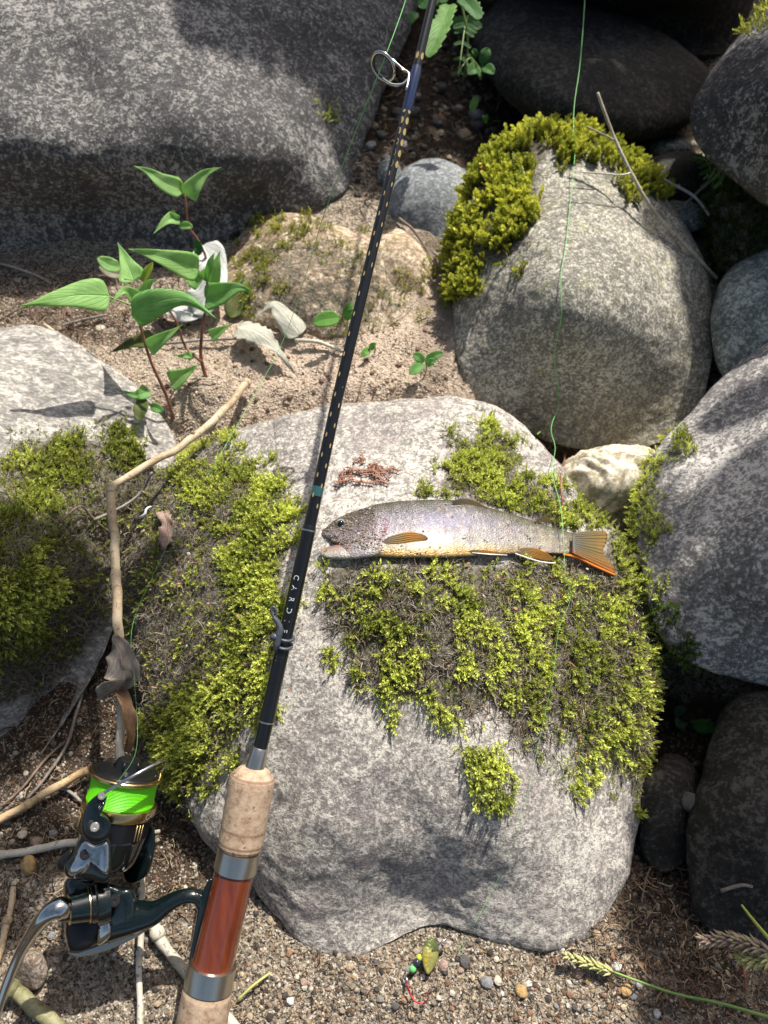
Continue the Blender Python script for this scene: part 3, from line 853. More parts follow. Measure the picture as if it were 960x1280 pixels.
ground_scatter('sand_grains', [(-60, 880), (160, 800), (250, 1040), (400, 1180), (760, 1150), (880, 1170), (1000, 1180), (1000, 1320), (-60, 1320)], 38000, .0006, .0021, CHIPS, M_gravel, 2.0)
ground_scatter('gravel', [(-60, 950), (130, 900), (250, 1060), (400, 1180), (760, 1160), (860, 1130), (1000, 1200), (1000, 1320), (-60, 1320)], 1500, .002, .0048, CHIPS, M_gravel, 2.2)
s = NT('pale_sand'); s.set(Base_Color=s.ramp(s.attr('tint', typ='INSTANCER'), [(0, (.16, .11, .08)), (.2, (.34, .26, .19)), (.45, (.46, .37, .28)), (.65, (.40, .28, .20)), (.85, (.58, .50, .40)), (1, (.66, .62, .55))]), Roughness=.8); M_pales = s.m
ground_scatter('sand_grains', [(-60, 400), (100, 380), (300, 400), (420, 400), (545, 400), (560, 500), (420, 530), (200, 590), (60, 440)], 12000, .0007, .0024, CHIPS, M_pales, 2.2, tint=lambda n: np.where(RNG.rand(n) < .5, .54 + .3 * RNG.rand(n), .2 + .75 * RNG.rand(n)))
ground_scatter('sand_grains', [(790, 900), (900, 900), (900, 1180), (780, 1180)], 3000, .0009, .004, CHIPS, M_gravel, 2.5, tint=lambda n: .4 * RNG.rand(n) ** 1.5)
ground_scatter('gravel', [(440, 80), (620, 60), (600, 200), (560, 240), (470, 260), (440, 200)], 900, .002, .010, CHIPS, M_gravel, 3, tint=lambda n: .6 * RNG.rand(n) ** 1.5)
scatter('leaf_crumbs', P_ + N_ * .003, N_ + RNG.randn(len(P_), 3) * .5, np.stack([.0012 + .003 * RNG.rand(len(P_)) ** 2, .001 + .0015 * RNG.rand(len(P_)), .0008 + 0 * RNG.rand(len(P_))], 1), RNG.rand(len(P_)), CHIPS, M_crumb, ROCKS['centre']['ob'])
# needles, bark crumbs and dead grass bits
s = NT('plant_litter'); s.set(Base_Color=s.ramp(s.attr('tint', typ='INSTANCER'), [(0, (.03, .02, .014)), (.4, (.10, .06, .035)), (.7, (.22, .12, .07)), (1, (.42, .34, .22))]), Roughness=.85); M_lit = s.m
ground_scatter('plant_litter', [(-60, 340), (160, 340), (280, 330), (240, 420), (120, 440), (-60, 420)], 1500, .005, .014, FIBRES, M_lit, 2, lay=.15)
ground_scatter('plant_litter', [(-60, 960), (150, 780), (180, 900), (260, 1080), (220, 1200), (0, 1180)], 1500, .004, .012, FIBRES, M_lit, 2, lay=.12)
ground_scatter('plant_litter', [(760, 1100), (860, 1080), (960, 1200), (960, 1280), (800, 1250), (700, 1180)], 1300, .004, .012, FIBRES, M_lit, 2, lay=.12)
ground_scatter('plant_litter', [(200, 400), (560, 400), (560, 500), (400, 530), (200, 560)], 420, .003, .009, FIBRES, M_lit, 2, lay=.12)
ground_scatter('leaf_bits', [(200, 400), (560, 400), (560, 500), (400, 530), (200, 560)], 120, .003, .006, CHIPS, M_lit, 2, lay=.1)
ground_scatter('leaf_bits', [(260, 1190), (760, 1190), (900, 1200), (940, 1280), (260, 1280)], 160, .002, .005, CHIPS, M_lit, 2, lay=.1)
ground_scatter('plant_litter', [(260, 1190), (760, 1190), (900, 1200), (940, 1280), (260, 1280)], 420, .003, .009, FIBRES, M_lit, 2, lay=.1)
ground_scatter('plant_litter', [(380, 400), (560, 400), (600, 520), (420, 520)], 260, .004, .010, FIBRES, M_lit, 2, lay=.12)
ground_scatter('plant_litter', [(640, 520), (760, 520), (760, 640), (690, 620)], 400, .006, .014, FIBRES, M_lit, 2, lay=.2)
ground_scatter('plant_litter', [(440, 60), (640, 40), (620, 220), (440, 260)], 900, .006, .018, FIBRES, M_lit, 2, lay=.12)

# ------------------------------------------------------------------ fishing rod
def mat_cork():
    s = NT('cork'); co = s.co()
    c = s.ramp(s.noise(s.map(co, (1, 1, 1)), 260, 5, .65), [(.3, (.24, .15, .09)), (.5, (.42, .30, .20)), (.7, (.50, .38, .27))])
    pit = s.ramp(s.noise(s.map(co, (1, 1, .35)), 420, 3, .6), [(.30, 1), (.38, 0)])
    c = s.mix(s.math('MULTIPLY', pit, .8), c, (.10, .05, .03))
    seam = s.attr('seam')
    c = s.mix(s.math('MULTIPLY', seam, .7), c, (.16, .08, .05))
    s.set(Base_Color=c, Roughness=.8, Normal=s.bump(s.noise(co, 600, 4, .7), .0004, .7))
    return s.m
def mat_wood():
    s = NT('varnished_wood'); co = s.map(s.co(), (4, .7, .7))
    c = s.ramp(s.noise(co, 55, 5, .55, dist=.4), [(.3, (.11, .018, .005)), (.5, (.155, .028, .007)), (.72, (.20, .042, .011))])
    s.set(Base_Color=c, Roughness=.25, Coat_Weight=.9, Coat_Roughness=.05); return s.m
M_cork, M_wood = mat_cork(), mat_wood()
M_rodblack = simple('rod_gloss_black', (.006, .0065, .007), .3, Coat_Weight=.3, Coat_Roughness=.08)
M_gold = simple('gold_metal', (.58, .42, .19), .24, 1.0)
M_goldp = simple('gold_inlay', (.62, .44, .18), .35, .5)
s = NT('brushed_steel'); s.set(Base_Color=(.62, .58, .50), Metallic=1.0, Roughness=.3, Normal=s.bump(s.noise(s.map(s.co(), (1, 1, 1)), 900, 2), .00006, .3)); M_steel = s.m
M_chrome = simple('chrome', (.56, .56, .54), .10, 1.0)
M_wire = simple('wire_steel', (.62, .63, .64), .2, 1.0)
M_thread = simple('blue_black_thread', (.012, .022, .07), .25, Coat_Weight=.8)
M_teal = simple('teal_band', (.03, .10, .10), .3, Coat_Weight=.8)
M_rubber = simple('grey_plastic', (.06, .068, .085), .42)
M_print = simple('silver_print', (.50, .55, .55), .4)

ROD = [(203, 1500, .394), (252, 1280, .398), (263, 1217, .4), (298, 1070, .4035), (317, 965, .406), (327, 930, .407), (391, 640, .413), (432, 450, .417), (494, 200, .4225), (541, 0, .427)]
RY = np.array([r[1] for r in ROD][::-1], float); RX = np.array([r[0] for r in ROD][::-1], float); RD = np.array([r[2] for r in ROD][::-1])
def rodc(py, lx=0.0):
    """rod axis at the height of a measured pixel row; lx: sideways offset in pixels"""
    if py < 0:
        return Vector(U(541, 0, .427)) + (Vector(U(541, 0, .427)) - Vector(U(494, 200, .4225))) * (-py / 200)
    x = np.interp(py, RY, RX); d = np.interp(py, RY, RD)
    return V(x + lx, py, d)
def pxm(py): return float(np.interp(max(py, 0), RY, RD)) / FPX * .985
def rodpart(name, st, mat, seg=28, seamat=None, label=None, dense=0):
    """st: list of (row, half width in pixels)"""
    if dense:
        a = np.array(st, float); t = np.linspace(0, 1, dense); tt = np.linspace(0, 1, len(a))
        st = np.stack([np.interp(t, tt, a[:, 0]), np.interp(t, tt, a[:, 1])], 1)
    P = [rodc(py)[:] for py, r in st]; R = [r * pxm(py) for py, r in st]
    # straight axis inside a part: use the tangent of the whole part to keep rings parallel
    T = (Vector(P[-1]) - Vector(P[0])).normalized()
    a = Vector((0, 0, 1)).cross(T).normalized(); b = T.cross(a)
    vs, fs = [], []
    for p, r in zip(P, R):
        for j in range(seg):
            an = 2 * math.pi * j / seg
            vs.append((Vector(p) + (a * math.cos(an) + b * math.sin(an)) * r)[:])
    for i in range(len(P) - 1):
        for j in range(seg):
            k = (j + 1) % seg; fs.append((i * seg + j, i * seg + k, (i + 1) * seg + k, (i + 1) * seg + j))
    fs += [tuple(reversed(range(seg))), tuple(range((len(P) - 1) * seg, len(P) * seg))]
    me = mesh_from(name, vs, fs)
    if seamat is not None:
        attr_float(me, 'seam', [1.0 if min(abs(st[i // seg][0] - q) for q in seamat) < .9 else 0.0 for i in range(len(vs))])
    o = link(name, me, mat, rod)
    if label: o['label'] = label
    m = o.modifiers.new('edge', 'EDGE_SPLIT'); m.split_angle = math.radians(38)
    return o

rod = empty('fishing_rod', rodc(1500), 'slim glossy black fishing rod with cork grip and reddish wooden reel seat', 'fishing rod')
rodpart('rear_grip', [(1462, 0.5), (1462, 30), (1455, 35), (1420, 36), (1300, 33), (1240, 31.5), (1234, 30)], M_cork, 36, seamat=[1256, 1285, 1320, 1360, 1400], dense=160, label='cork rear grip below the lower metal ring')
rodpart('metal_ring', [(1234, 29), (1233, 31), (1216, 31), (1204, 30.5), (1203, 27)], M_steel, 40)
rodpart('reel_seat', [(1204, 27), (1200, 26.5), (1150, 26), (1110, 25.2), (1090, 25.5), (1087, 25)], M_wood, 40, dense=24, label='varnished reddish brown wooden reel seat')
rodpart('metal_ring', [(1088, 25), (1087, 27.3), (1074, 27.3), (1062, 27), (1061, 24)], M_steel, 40, label='steel ring under the foregrip')
rodpart('foregrip', [(1061, 25), (1057, 28), (1050, 28.4), (1010, 28.8), (980, 29), (972, 28.5), (962, 20), (959, 13)], M_cork, 40, seamat=[1052, 1053, 971, 970, 1035], dense=110, label='short cork foregrip above the reel seat')
rodpart('winding_check', [(966, 13), (950, 11.5), (936, 10.5), (934, 9.5)], M_steel, 32)
rodpart('butt_section', [(938, 8.8), (905, 9.4), (902, 10.0), (898, 9.6), (850, 9.3), (760, 9.0), (690, 8.9), (668, 8.8), (662, 8.9), (659, 8.5), (655, 7.6)], M_rodblack, 28, label='thicker black lower section carrying the lettering')
tip = [(657, 7.9), (500, 7.2), (300, 6.5), (120, 5.9), (0, 5.4), (-400, 4.0), (-900, 2.6), (-1700, 1.3), (-2500, .6)]
rodpart('tip_section', tip, M_rodblack, 20, label='thin black upper section with gold inlay')
for a, b, mt in ((903, 901, M_steel), (664, 662, M_steel)):
    rodpart('trim_line', [(a, 10.2 if a > 800 else 9.2), (b, 10.2 if a > 800 else 9.2)], mt, 24)
rodpart('teal_band', [(620, 7.85), (608, 7.8)], M_teal, 24)
rodpart('thread_wrap', [(140, 6.1), (132, 6.8), (104, 7.0), (92, 6.8), (84, 5.9)], M_thread, 24)

# view-facing frame of the rod for things printed on it
def rod_frame(py):
    c = rodc(py); T = (rodc(py - 6) - rodc(py + 6)).normalized()
    n = (Vector(C0) - c); n = (n - T * n.dot(T)).normalized()
    return c, T, n, T.cross(n)          # s = T x n points left or right
def on_rod(py, along, across, r):
    """along: metres towards the tip; across: arc length metres to the right in the view"""
    c, T, n, sd_ = rod_frame(py)
    if sd_.dot(Vector(RT)) < 0: sd_ = -sd_
    a = across / r
    return c + T * along + (n * math.cos(a) + sd_ * math.sin(a)) * r

vs, fs = [], []
k = 0
py = 632.0
while py > 60:
    rad = np.interp(py, [0, 120, 300, 500, 657], [5.4, 5.9, 6.5, 7.2, 7.9]) * pxm(py) + .00006
    big = py < 215
    if not (84 < py < 138):
        for side in ((-1, 1, 3) if big else (((-1, 2.6) if k % 2 else (1, -2.6)))):
            ang = side * (.62 if big else .55) if abs(side) == 1 else side
            la, wa = (4.2, .40) if big else (2.9, .15)
            base = len(vs); m = 4
            for i in range(m + 1):
                t = i / m; hw = math.sin(math.pi * (.12 + .76 * t)) * wa
                for e in (-1, 0, 1):
                    vs.append(on_rod(py + (t - .5) * la * 2, 0, (ang + e * hw) * rad, rad)[:])
            for i in range(m):
                for e in (0, 1):
                    q = base + i * 3 + e; fs.append((q, q + 1, q + 4, q + 3))
    py -= 12.5 if py > 215 else 13.5; k += 1
tag(link('gold_inlay', mesh_from('gold_inlay', vs, fs), M_goldp, rod), kind='stuff')

def text_mesh(ch, size):
    cu = bpy.data.curves.new('t', 'FONT'); cu.body = ch; cu.size = size; cu.align_x = 'CENTER'; cu.align_y = 'CENTER'; cu.resolution_u = 4
    ob = bpy.data.objects.new('t', cu); COL.objects.link(ob)
    dg = bpy.context.evaluated_depsgraph_get(); dg.update()
    me = bpy.data.meshes.new_from_object(ob.evaluated_get(dg))
    v = np.array([q.co[:] for q in me.vertices]); f = [tuple(p.vertices) for p in me.polygons]
    bpy.data.objects.remove(ob); bpy.data.curves.remove(cu); bpy.data.meshes.remove(me)
    return v, f
parts = []
for ch, py in zip('CARDIFFNX', (722, 735, 749, 763, 776, 788, 801, 823, 837)):
    v, f = text_mesh(ch, .0042)
    rad = 9.0 * pxm(py) + .00008
    # reads down the rod: text x runs towards the grip, text y to the right
    w_ = [on_rod(py, -x, y - .0012, rad)[:] for x, y, z in v]
    parts.append((w_, f))
v, f = merge(parts)
link('lettering', mesh_from('lettering', v, f, False), M_print, rod)

def camvec(x, y, z): return Vector(RT) * x + Vector(DN) * y + Vector(FW) * z
def torus(name, c, a, b, r, mat, parent, n=48, seg=10, label=None):
    P = [(Vector(c) + a * math.cos(t) + b * math.sin(t))[:] for t in np.linspace(0, 2 * math.pi, n, endpoint=False)]
    P = np.array(P); T = np.roll(P, -1, 0) - np.roll(P, 1, 0); T /= np.linalg.norm(T, axis=1)[:, None]
    N = np.array((Vector(a).cross(Vector(b))).normalized()); B = np.cross(T, N)
    an = np.linspace(0, 2 * math.pi, seg, endpoint=False)
    vs = (P[:, None] + r * (np.cos(an)[None, :, None] * N + np.sin(an)[None, :, None] * B[:, None])).reshape(-1, 3)
    fs = [(i * seg + j, i * seg + (j + 1) % seg, ((i + 1) % n) * seg + (j + 1) % seg, ((i + 1) % n) * seg + j) for i in range(n) for j in range(seg)]
    o = link(name, mesh_from(name, vs, fs), mat, parent)
    if label: o['label'] = label
    return o
m_ = .4245 / FPX
gc_ = V(479, 83, .4235)
ga, gb = camvec(.78, .62, 0.1).normalized() * 17 * m_, camvec(-.30, .36, .88).normalized() * 15.5 * m_
guide = torus('line_guide', gc_, ga, gb, 1.9 * m_, M_chrome, rod, label='chrome ring guide standing off the rod near the top')
torus('guide_insert', gc_, ga * .84, gb * .84, 1.6 * m_, simple('dark_ceramic', (.03, .03, .035), .15), guide)
tube('guide_foot', catmull([V(476, 66.5, .4225)[:], V(489, 74, .421)[:], V(503, 86, .421)[:], V(511, 93, .4205)[:], V(508, 112, .4175)[:]], 6), 1.7 * m_, M_chrome, guide, 8)
tube('guide_foot', catmull([V(478, 98, .4205)[:], V(490, 105.5, .419)[:], V(503, 105, .419)[:], V(511, 97, .4195)[:]], 6), 1.7 * m_, M_chrome, guide, 8)
# hook keeper held on by two rubber rings
def around(py, half, tilt=0):
    c, T, n, s_ = rod_frame(py); r = half * pxm(py)
    return c, n * r + T * tilt * r, s_ * r
keeper = None
c, a, b = around(796, 10.6, -.35); keeper = torus('hook_keeper', c, a, b, 2.0 * m_, M_rubber, rod, label='grey plastic hook keeper strapped on by two rubber rings')
c, a, b = around(806, 10.6, -.35); torus('rubber_ring', c, a, b, 2.0 * m_, M_rubber, keeper)
kd = .404
tube('keeper_body', catmull([V(343, 814, kd)[:], V(346, 806, kd)[:], V(348, 796, kd)[:], V(350, 786, kd)[:], V(347, 778, kd)[:], V(342, 772, kd)[:]], 6), np.interp(np.arange(31), [0, 6, 14, 22, 30], [1.6, 4.2, 4.6, 3.6, 3.2]) * m_, M_rubber, keeper, 10)
torus('keeper_eye', V(342.5, 765, kd), camvec(.15, 1, 0) * 6.0 * m_, camvec(1, -.1, 0) * 2.8 * m_, 1.6 * m_, M_rubber, keeper, 24, 8)
tube('keeper_foot', [V(338, 797, kd)[:], V(343, 796, kd)[:], V(348, 797, kd)[:]], [3.2 * m_, 4.6 * m_, 4.0 * m_], M_rubber, keeper, 10)

# ------------------------------------------------------------------ spinning reel
M_rblack = simple('reel_dark_green_black', (.003, .007, .007), .16, Coat_Weight=.6, Coat_Roughness=.04)
M_rmatte = simple('reel_satin_black', (.007, .007, .008), .32, Specular_IOR_Level=.3, Coat_Weight=.2)
s = NT('braided_line'); co = s.attr('wind', 'Fac')
wv = s.ramp(s.math('FRACT', s.math('MULTIPLY', co, 1.0)), [(0, 0), (.5, 1), (1, 0)])
s.set(Base_Color=s.mix(wv, (.10, .55, .0), (.18, .90, .0)), Roughness=.5, Emission_Color=(.15, .8, 0, 1), Emission_Strength=0.0, Normal=s.bump(wv, .00035, .8)); M_braid = s.m
RM = .405 / FPX
RDIR = (rodc(1040) - rodc(1240)).normalized()
def RP(px, py, dz=0.0): return V(px, py, .405 + dz)
reel = empty('fishing_reel', RP(150, 1190, .02), 'black and gold spinning reel wound with neon green line, hanging off the rod', 'fishing reel')
AX0 = RP(158.5, 966, .004)
def ax_pt(t): return AX0 - RDIR * (t * RM)      # t: pixels down from the spool's top lip
XR = RDIR.cross(Vector(FW)).normalized(); 
if XR.dot(Vector(RT)) < 0: XR = -XR
YR = XR.cross(RDIR).normalized()                 # across the axis, in the viewing direction
if YR.dot(Vector(FW)) > 0: YR = -YR              # YR towards the camera
def lathe(name, st, mat, parent, o0=None, dr=None, seg=56, split=True, label=None, attr=None):
    """st: (t, r) in pixels along the axis"""
    d = dr if dr is not None else -RDIR; o0 = o0 if o0 is not None else AX0
    a = d.orthogonal().normalized() if dr is not None else XR; b = d.cross(a)
    vs = [(o0 + d * t * RM + (a * math.cos(2 * math.pi * j / seg) + b * math.sin(2 * math.pi * j / seg)) * r * RM)[:] for t, r in st for j in range(seg)]
    n = len(st)
    fs = [(i * seg + j, i * seg + (j + 1) % seg, (i + 1) * seg + (j + 1) % seg, (i + 1) * seg + j) for i in range(n - 1) for j in range(seg)]
    fs += [tuple(reversed(range(seg))), tuple(range((n - 1) * seg, n * seg))]
    me = mesh_from(name, vs, fs)
    if attr:
        attr_float(me, attr, [st[i // seg][0] / 1.7 + (i % seg) / seg for i in range(len(vs))])
    o = link(name, me, mat, parent)
    if split: m = o.modifiers.new('edge', 'EDGE_SPLIT'); m.split_angle = math.radians(35)
    if label: o['label'] = label
    return o
spool = lathe('spool', [(-3, 10), (-3, 39), (-1, 41), (2, 42), (6, 34), (34, 34)], M_rmatte, reel)
lathe('spool_lip', [(-1.5, 40.5), (-1, 44), (0, 45), (3, 44.6), (5, 42.5), (5.5, 39)], M_gold, spool, label='gold upper lip of the spool')
lathe('line_winding', [(5, 39.5)] + [(5.5 + i * .28, 41.6 - 1.3 * math.sin(math.pi * i / 104) - (1.4 if i in (0, 104) else 0)) for i in range(105)] + [(34.8, 40)], M_braid, spool, attr='wind', split=False, label='neon green braided line wound on the spool')
lathe('spool_rim', [(34.6, 41), (35, 44.5), (36.5, 45.4), (46, 45.6), (47.5, 44.8), (48, 42)], M_gold, spool, label='gold lower rim of the spool')
lathe('spool_skirt', [(47, 43.6), (60, 43), (71, 42.5), (72, 40), (74, 38)], M_rmatte, spool)
# drag knob
knob = lathe('drag_knob', [(-19, 6), (-18.6, 11), (-17, 14), (-10, 15.5), (-6, 17), (-5, 30), (-3.5, 36), (-2, 37.5), (-1, 37.5)], M_rmatte, reel, label='black drag knob on top of the spool')
for i in range(5):
    a = i * 2 * math.pi / 5 + .4
    tube('knob_rib', [(ax_pt(-17) + (XR * math.cos(a) + YR * math.sin(a)) * 13 * RM)[:], (ax_pt(-7) + (XR * math.cos(a) + YR * math.sin(a)) * 17 * RM)[:]], 1.4 * RM, M_rmatte, knob, 8)
# gold ribs on the skirt
for a in [math.radians(q) for q in (38, 32, 26, 150, 156, 162, 270, 276)]:
    dr = XR * math.cos(a) + YR * math.sin(a)
    tube('skirt_rib', [(ax_pt(50) + dr * 43.6 * RM)[:], (ax_pt(68) + dr * 43.4 * RM)[:], (ax_pt(69.5) + dr * 43.6 * RM)[:]], [.7 * RM, .8 * RM, 1.4 * RM], M_gold, spool, 6)
# lettering on the gold rim
parts = []
v, f = text_mesh('CARDIFF', .0042)
rr = 45.9 * RM
wv_ = []
for x, y, z in v:
    a = math.radians(4) - x / rr            # angle from XR towards the camera
    dr = XR * math.cos(a) + YR * math.sin(a)
    wv_.append((ax_pt(41.2) + RDIR * y + dr * rr)[:])
link('lettering', mesh_from('lettering', wv_, f, False), simple('etched_grey', (.75, .72, .62), .35, .6), spool)
# rotor
rotor = lathe('rotor', [(70, 30), (71, 40), (74, 41.5), (95, 38), (106, 36), (112, 32), (114, 20)], M_rblack, reel)

def plate(name, pts, dz0, dz1, mat, parent, bev=1.6, label=None, bend=None):
    """thick bevelled plate whose face has the given outline; dz in pixels, positive away from the viewer"""
    n = len(pts)
    vs = [RP(x, y, (dz0 + (bend(x, y) if bend else 0)) * RM)[:] for x, y in pts] + [RP(x, y, (dz1 + (bend(x, y) if bend else 0)) * RM)[:] for x, y in pts]
    fs = [tuple(range(n)), tuple(reversed(range(n, 2 * n)))] + [(i, i + n, (i + 1) % n + n, (i + 1) % n) for i in range(n)]
    bm = bmesh.new()
    vv = [bm.verts.new(q) for q in vs]
    for q in fs: bm.faces.new([vv[i] for i in q])
    bmesh.ops.recalc_face_normals(bm, faces=bm.faces)
    me = bpy.data.meshes.new(name); bm.to_mesh(me); bm.free()
    me.polygons.foreach_set('use_smooth', [True] * len(me.polygons))
    o = link(name, me, mat, parent)
    b = o.modifiers.new('bevel', 'BEVEL'); b.width = bev * RM; b.segments = 4; b.limit_method = 'ANGLE'; b.angle_limit = math.radians(30)
    o.modifiers.new('wn', 'WEIGHTED_NORMAL')
    if label: o['label'] = label
    return o
def puff(name, pts, dz, hf, hb, mat, parent, label=None, prof=1.8, level=5, tilt=(0, 0)):
    """rounded cast part: the outline at depth dz, domed by hf towards the viewer and hb away (pixels)"""
    cm = np.array(pts, float); c = np.array(((cm[:, 0].min() + cm[:, 0].max()) / 2, (cm[:, 1].min() + cm[:, 1].max()) / 2))
    c = cm.mean(0)
    d = cm - c; th = np.arctan2(d[:, 1], d[:, 0]); r_ = np.hypot(d[:, 0], d[:, 1]); k = np.argsort(th)
    th, r_ = th[k], r_[k]
    v, f = ico(level); t = np.arctan2(v[:, 1], v[:, 0]); s_ = np.hypot(v[:, 0], v[:, 1])
    rho = np.interp(t, np.concatenate([th - 2 * math.pi, th, th + 2 * math.pi]), np.tile(r_, 3))
    x = c[0] + rho * s_ * np.cos(t); y = c[1] + rho * s_ * np.sin(t)
    zz = np.where(v[:, 2] > 0, -hf * np.abs(v[:, 2]) ** (1 / prof), hb * np.abs(v[:, 2]) ** (1 / prof))
    p = U(x, y, .405 + (dz + zz + tilt[0] * (x - c[0]) + tilt[1] * (y - c[1])) * RM)
    if (normals(p, f) * (p - p.mean(0))).sum() < 0: f = f[:, ::-1]
    o = link(name, mesh_from(name, p, f), mat, parent)
    if label: o['label'] = label
    return o
def smooth_poly(pts, n=4): return [tuple(p) for p in catmull(np.array([(x, y, 0) for x, y in pts], float), n, True)[:, :2]]
arm_bend = lambda x, y: -.0
arm = puff('rotor_arm', smooth_poly([(101, 1048), (119, 1052), (136, 1048), (140, 1070), (137, 1098), (128, 1104), (112, 1100), (86, 1098), (80, 1084), (90, 1070)]), -42, 8, 12, M_rblack, reel, 'rotor arm carrying the bail')
puff('chrome_panel', smooth_poly([(104, 1052), (120, 1056), (134, 1052), (137, 1072), (134, 1094), (122, 1086), (113, 1079), (103, 1088), (99, 1096), (85, 1092), (92, 1076)], 3), -47, 6.5, 4, M_chrome, arm, prof=1.3)
bail = puff('bail_arm', smooth_poly([(122, 993), (130, 990), (134, 996), (131, 1003), (125, 1008), (126, 1016), (136, 1024), (139, 1036), (133, 1049), (120, 1054), (107, 1049), (102, 1037), (104, 1020), (110, 1004)]), -53, 7, 6, M_rblack, reel, 'curved black bail arm with a round pivot screw')
def facing_disc(name, px, py, dz, r, h, mat, parent, prof=None, seg=32):
    o0 = RP(px, py, dz * RM); d = (Vector(C0) - o0).normalized()
    return lathe(name, prof or [(0, r), (h * .7, r), (h, r * .85), (h, r * .3), (h * .55, r * .25), (h * .55, .1)], mat, parent, o0, d, seg)
facing_disc('screw_washer', 118.5, 1034, -59.5, 10, 2.2, M_rmatte, bail)
facing_disc('pivot_screw', 118.5, 1034, -61.5, 5.4, 2.2, M_steel, bail)
facing_disc('screw', 106.5, 1068, -52.5, 6.2, 2.6, M_rmatte, arm)
facing_disc('screw', 143, 1126, -22, 7.5, 3, M_rmatte, reel)
# bail wire: from the arm over the spool front and round the far side
wire = tube('bail_wire', catmull([RP(128, 993, -56 * RM)[:], RP(140, 985, -58 * RM)[:], RP(170, 968, -52 * RM)[:], RP(196, 954, -30 * RM)[:], RP(207, 949, -2 * RM)[:], RP(206, 956, 25 * RM)[:], RP(192, 985, 50 * RM)[:], RP(182, 1020, 56 * RM)[:], RP(174, 1050, 50 * RM)[:]], 8), 2.0 * RM, M_wire, reel, 10)
facing_disc('line_roller', 127, 995, -58, 4.5, 3, M_steel, wire)
plate('rotor_arm', smooth_poly([(150, 1030), (190, 1030), (192, 1070), (180, 1098), (155, 1100)]), 34, 48, M_rblack, reel, 3, 'far rotor arm')
# left lug of the rotor
puff('rotor_lug', smooth_poly([(70, 1078), (82, 1066), (92, 1060), (90, 1080), (80, 1090), (72, 1090)]), -10, 16, 16, M_rmatte, reel)
# gearbox
body = puff('gearbox', smooth_poly([(82, 1100), (110, 1096), (150, 1108), (166, 1112), (172, 1136), (168, 1156), (150, 1172), (120, 1184), (98, 1192), (86, 1190), (81, 1170), (80, 1130)]), 2, 24, 26, M_rblack, reel, 'dark gearbox of the reel', prof=2.4)
puff('side_cover', smooth_poly([(84, 1150), (110, 1152), (124, 1146), (120, 1172), (112, 1186), (94, 1190), (86, 1186)], 3), -20, 7, 8, M_rmatte, body, prof=2.2)
puff('chrome_panel', smooth_poly([(131, 1138), (137, 1150), (139, 1168), (128, 1180), (121, 1180), (123, 1160)], 3), -21, 7, 6, M_chrome, body, prof=1.4)
plate('chrome_edge', smooth_poly([(84, 1190), (96, 1197), (130, 1190), (170, 1172), (190, 1157), (186, 1152), (160, 1166), (126, 1180), (98, 1190)], 2), -12, 6, simple('bronze_chrome', (.42, .38, .32), .16, 1.0), body, 2)
# stem and foot
st = catmull([RP(140, 1150, .0)[:], RP(168, 1146, -.001)[:], RP(192, 1141, -.002)[:], RP(212, 1128, -.003)[:], RP(232, 1120, -.003)[:], RP(248, 1122, -.002)[:], RP(258, 1136, 0)[:]], 8)
tube('stem', st, np.interp(np.arange(len(st)), [0, 10, 20, 30, 40, len(st) - 1], [26, 19, 12, 9, 9, 12]) * RM, M_rblack, reel, 20, flat=.8, )
ft = [rodc(1098, -27)[:], rodc(1110, -28)[:], rodc(1128, -29)[:], rodc(1150, -29)[:], rodc(1180, -28.5)[:], rodc(1202, -28)[:]]
tube('foot', catmull(ft, 5), np.interp(np.arange(26), [0, 5, 10, 15, 25], [2, 5, 7, 5, 2.5]) * RM, M_rblack, reel, 12)
# handle shaft, collar and crank
hd = (RP(66, 1142, -.012) - RP(128, 1127, -.0)).normalized()
hub = lathe('handle_shaft', [(-8, 26), (0, 27), (6, 26), (8, 23), (12, 22.5), (14, 20), (36, 16.5), (38, 14), (46, 13), (48, 11)], M_rblack, reel, RP(126, 1127, -.008), hd, 44)
lathe('gold_ring', [(13, 20.5), (13.6, 21.6), (15, 21.6), (15.6, 20)], M_gold, hub, RP(126, 1127, -.008), hd, 44)
lathe('gold_ring', [(35, 16.6), (35.6, 17.4), (37, 17.4), (37.5, 16)], M_gold, hub, RP(126, 1127, -.008), hd, 44)
cr = catmull([RP(84, 1136, -.02)[:], RP(72, 1136, -.023)[:], RP(56, 1146, -.024)[:], RP(38, 1170, -.022)[:], RP(22, 1198, -.020)[:], RP(8, 1232, -.019)[:], RP(-4, 1268, -.018)[:], RP(-18, 1310, -.016)[:]], 8)
crank = tube('crank', cr, np.interp(np.arange(len(cr)), [0, 6, 14, 24, 36, 56], [11, 13, 10.5, 7.5, 6, 5.5]) * RM, M_chrome, reel, 18)
lathe('crank_knob', [(0, 5), (2, 12), (12, 14), (34, 12), (40, 6)], M_rmatte, crank, RP(-18, 1310, -.016), camvec(-1, .1, .3).normalized(), 28)
# small fish outline on the side cover
for sg in (-1, 1):
    pts = [RP(95 + 4.2 * sg * math.sin(t * math.pi) * (1 if t < .8 else -.6), 1157 + 21 * t, -25.6 * RM)[:] for t in np.linspace(0, 1.12, 14)]
    tube('emblem', pts, .55 * RM, M_print, body, 5)

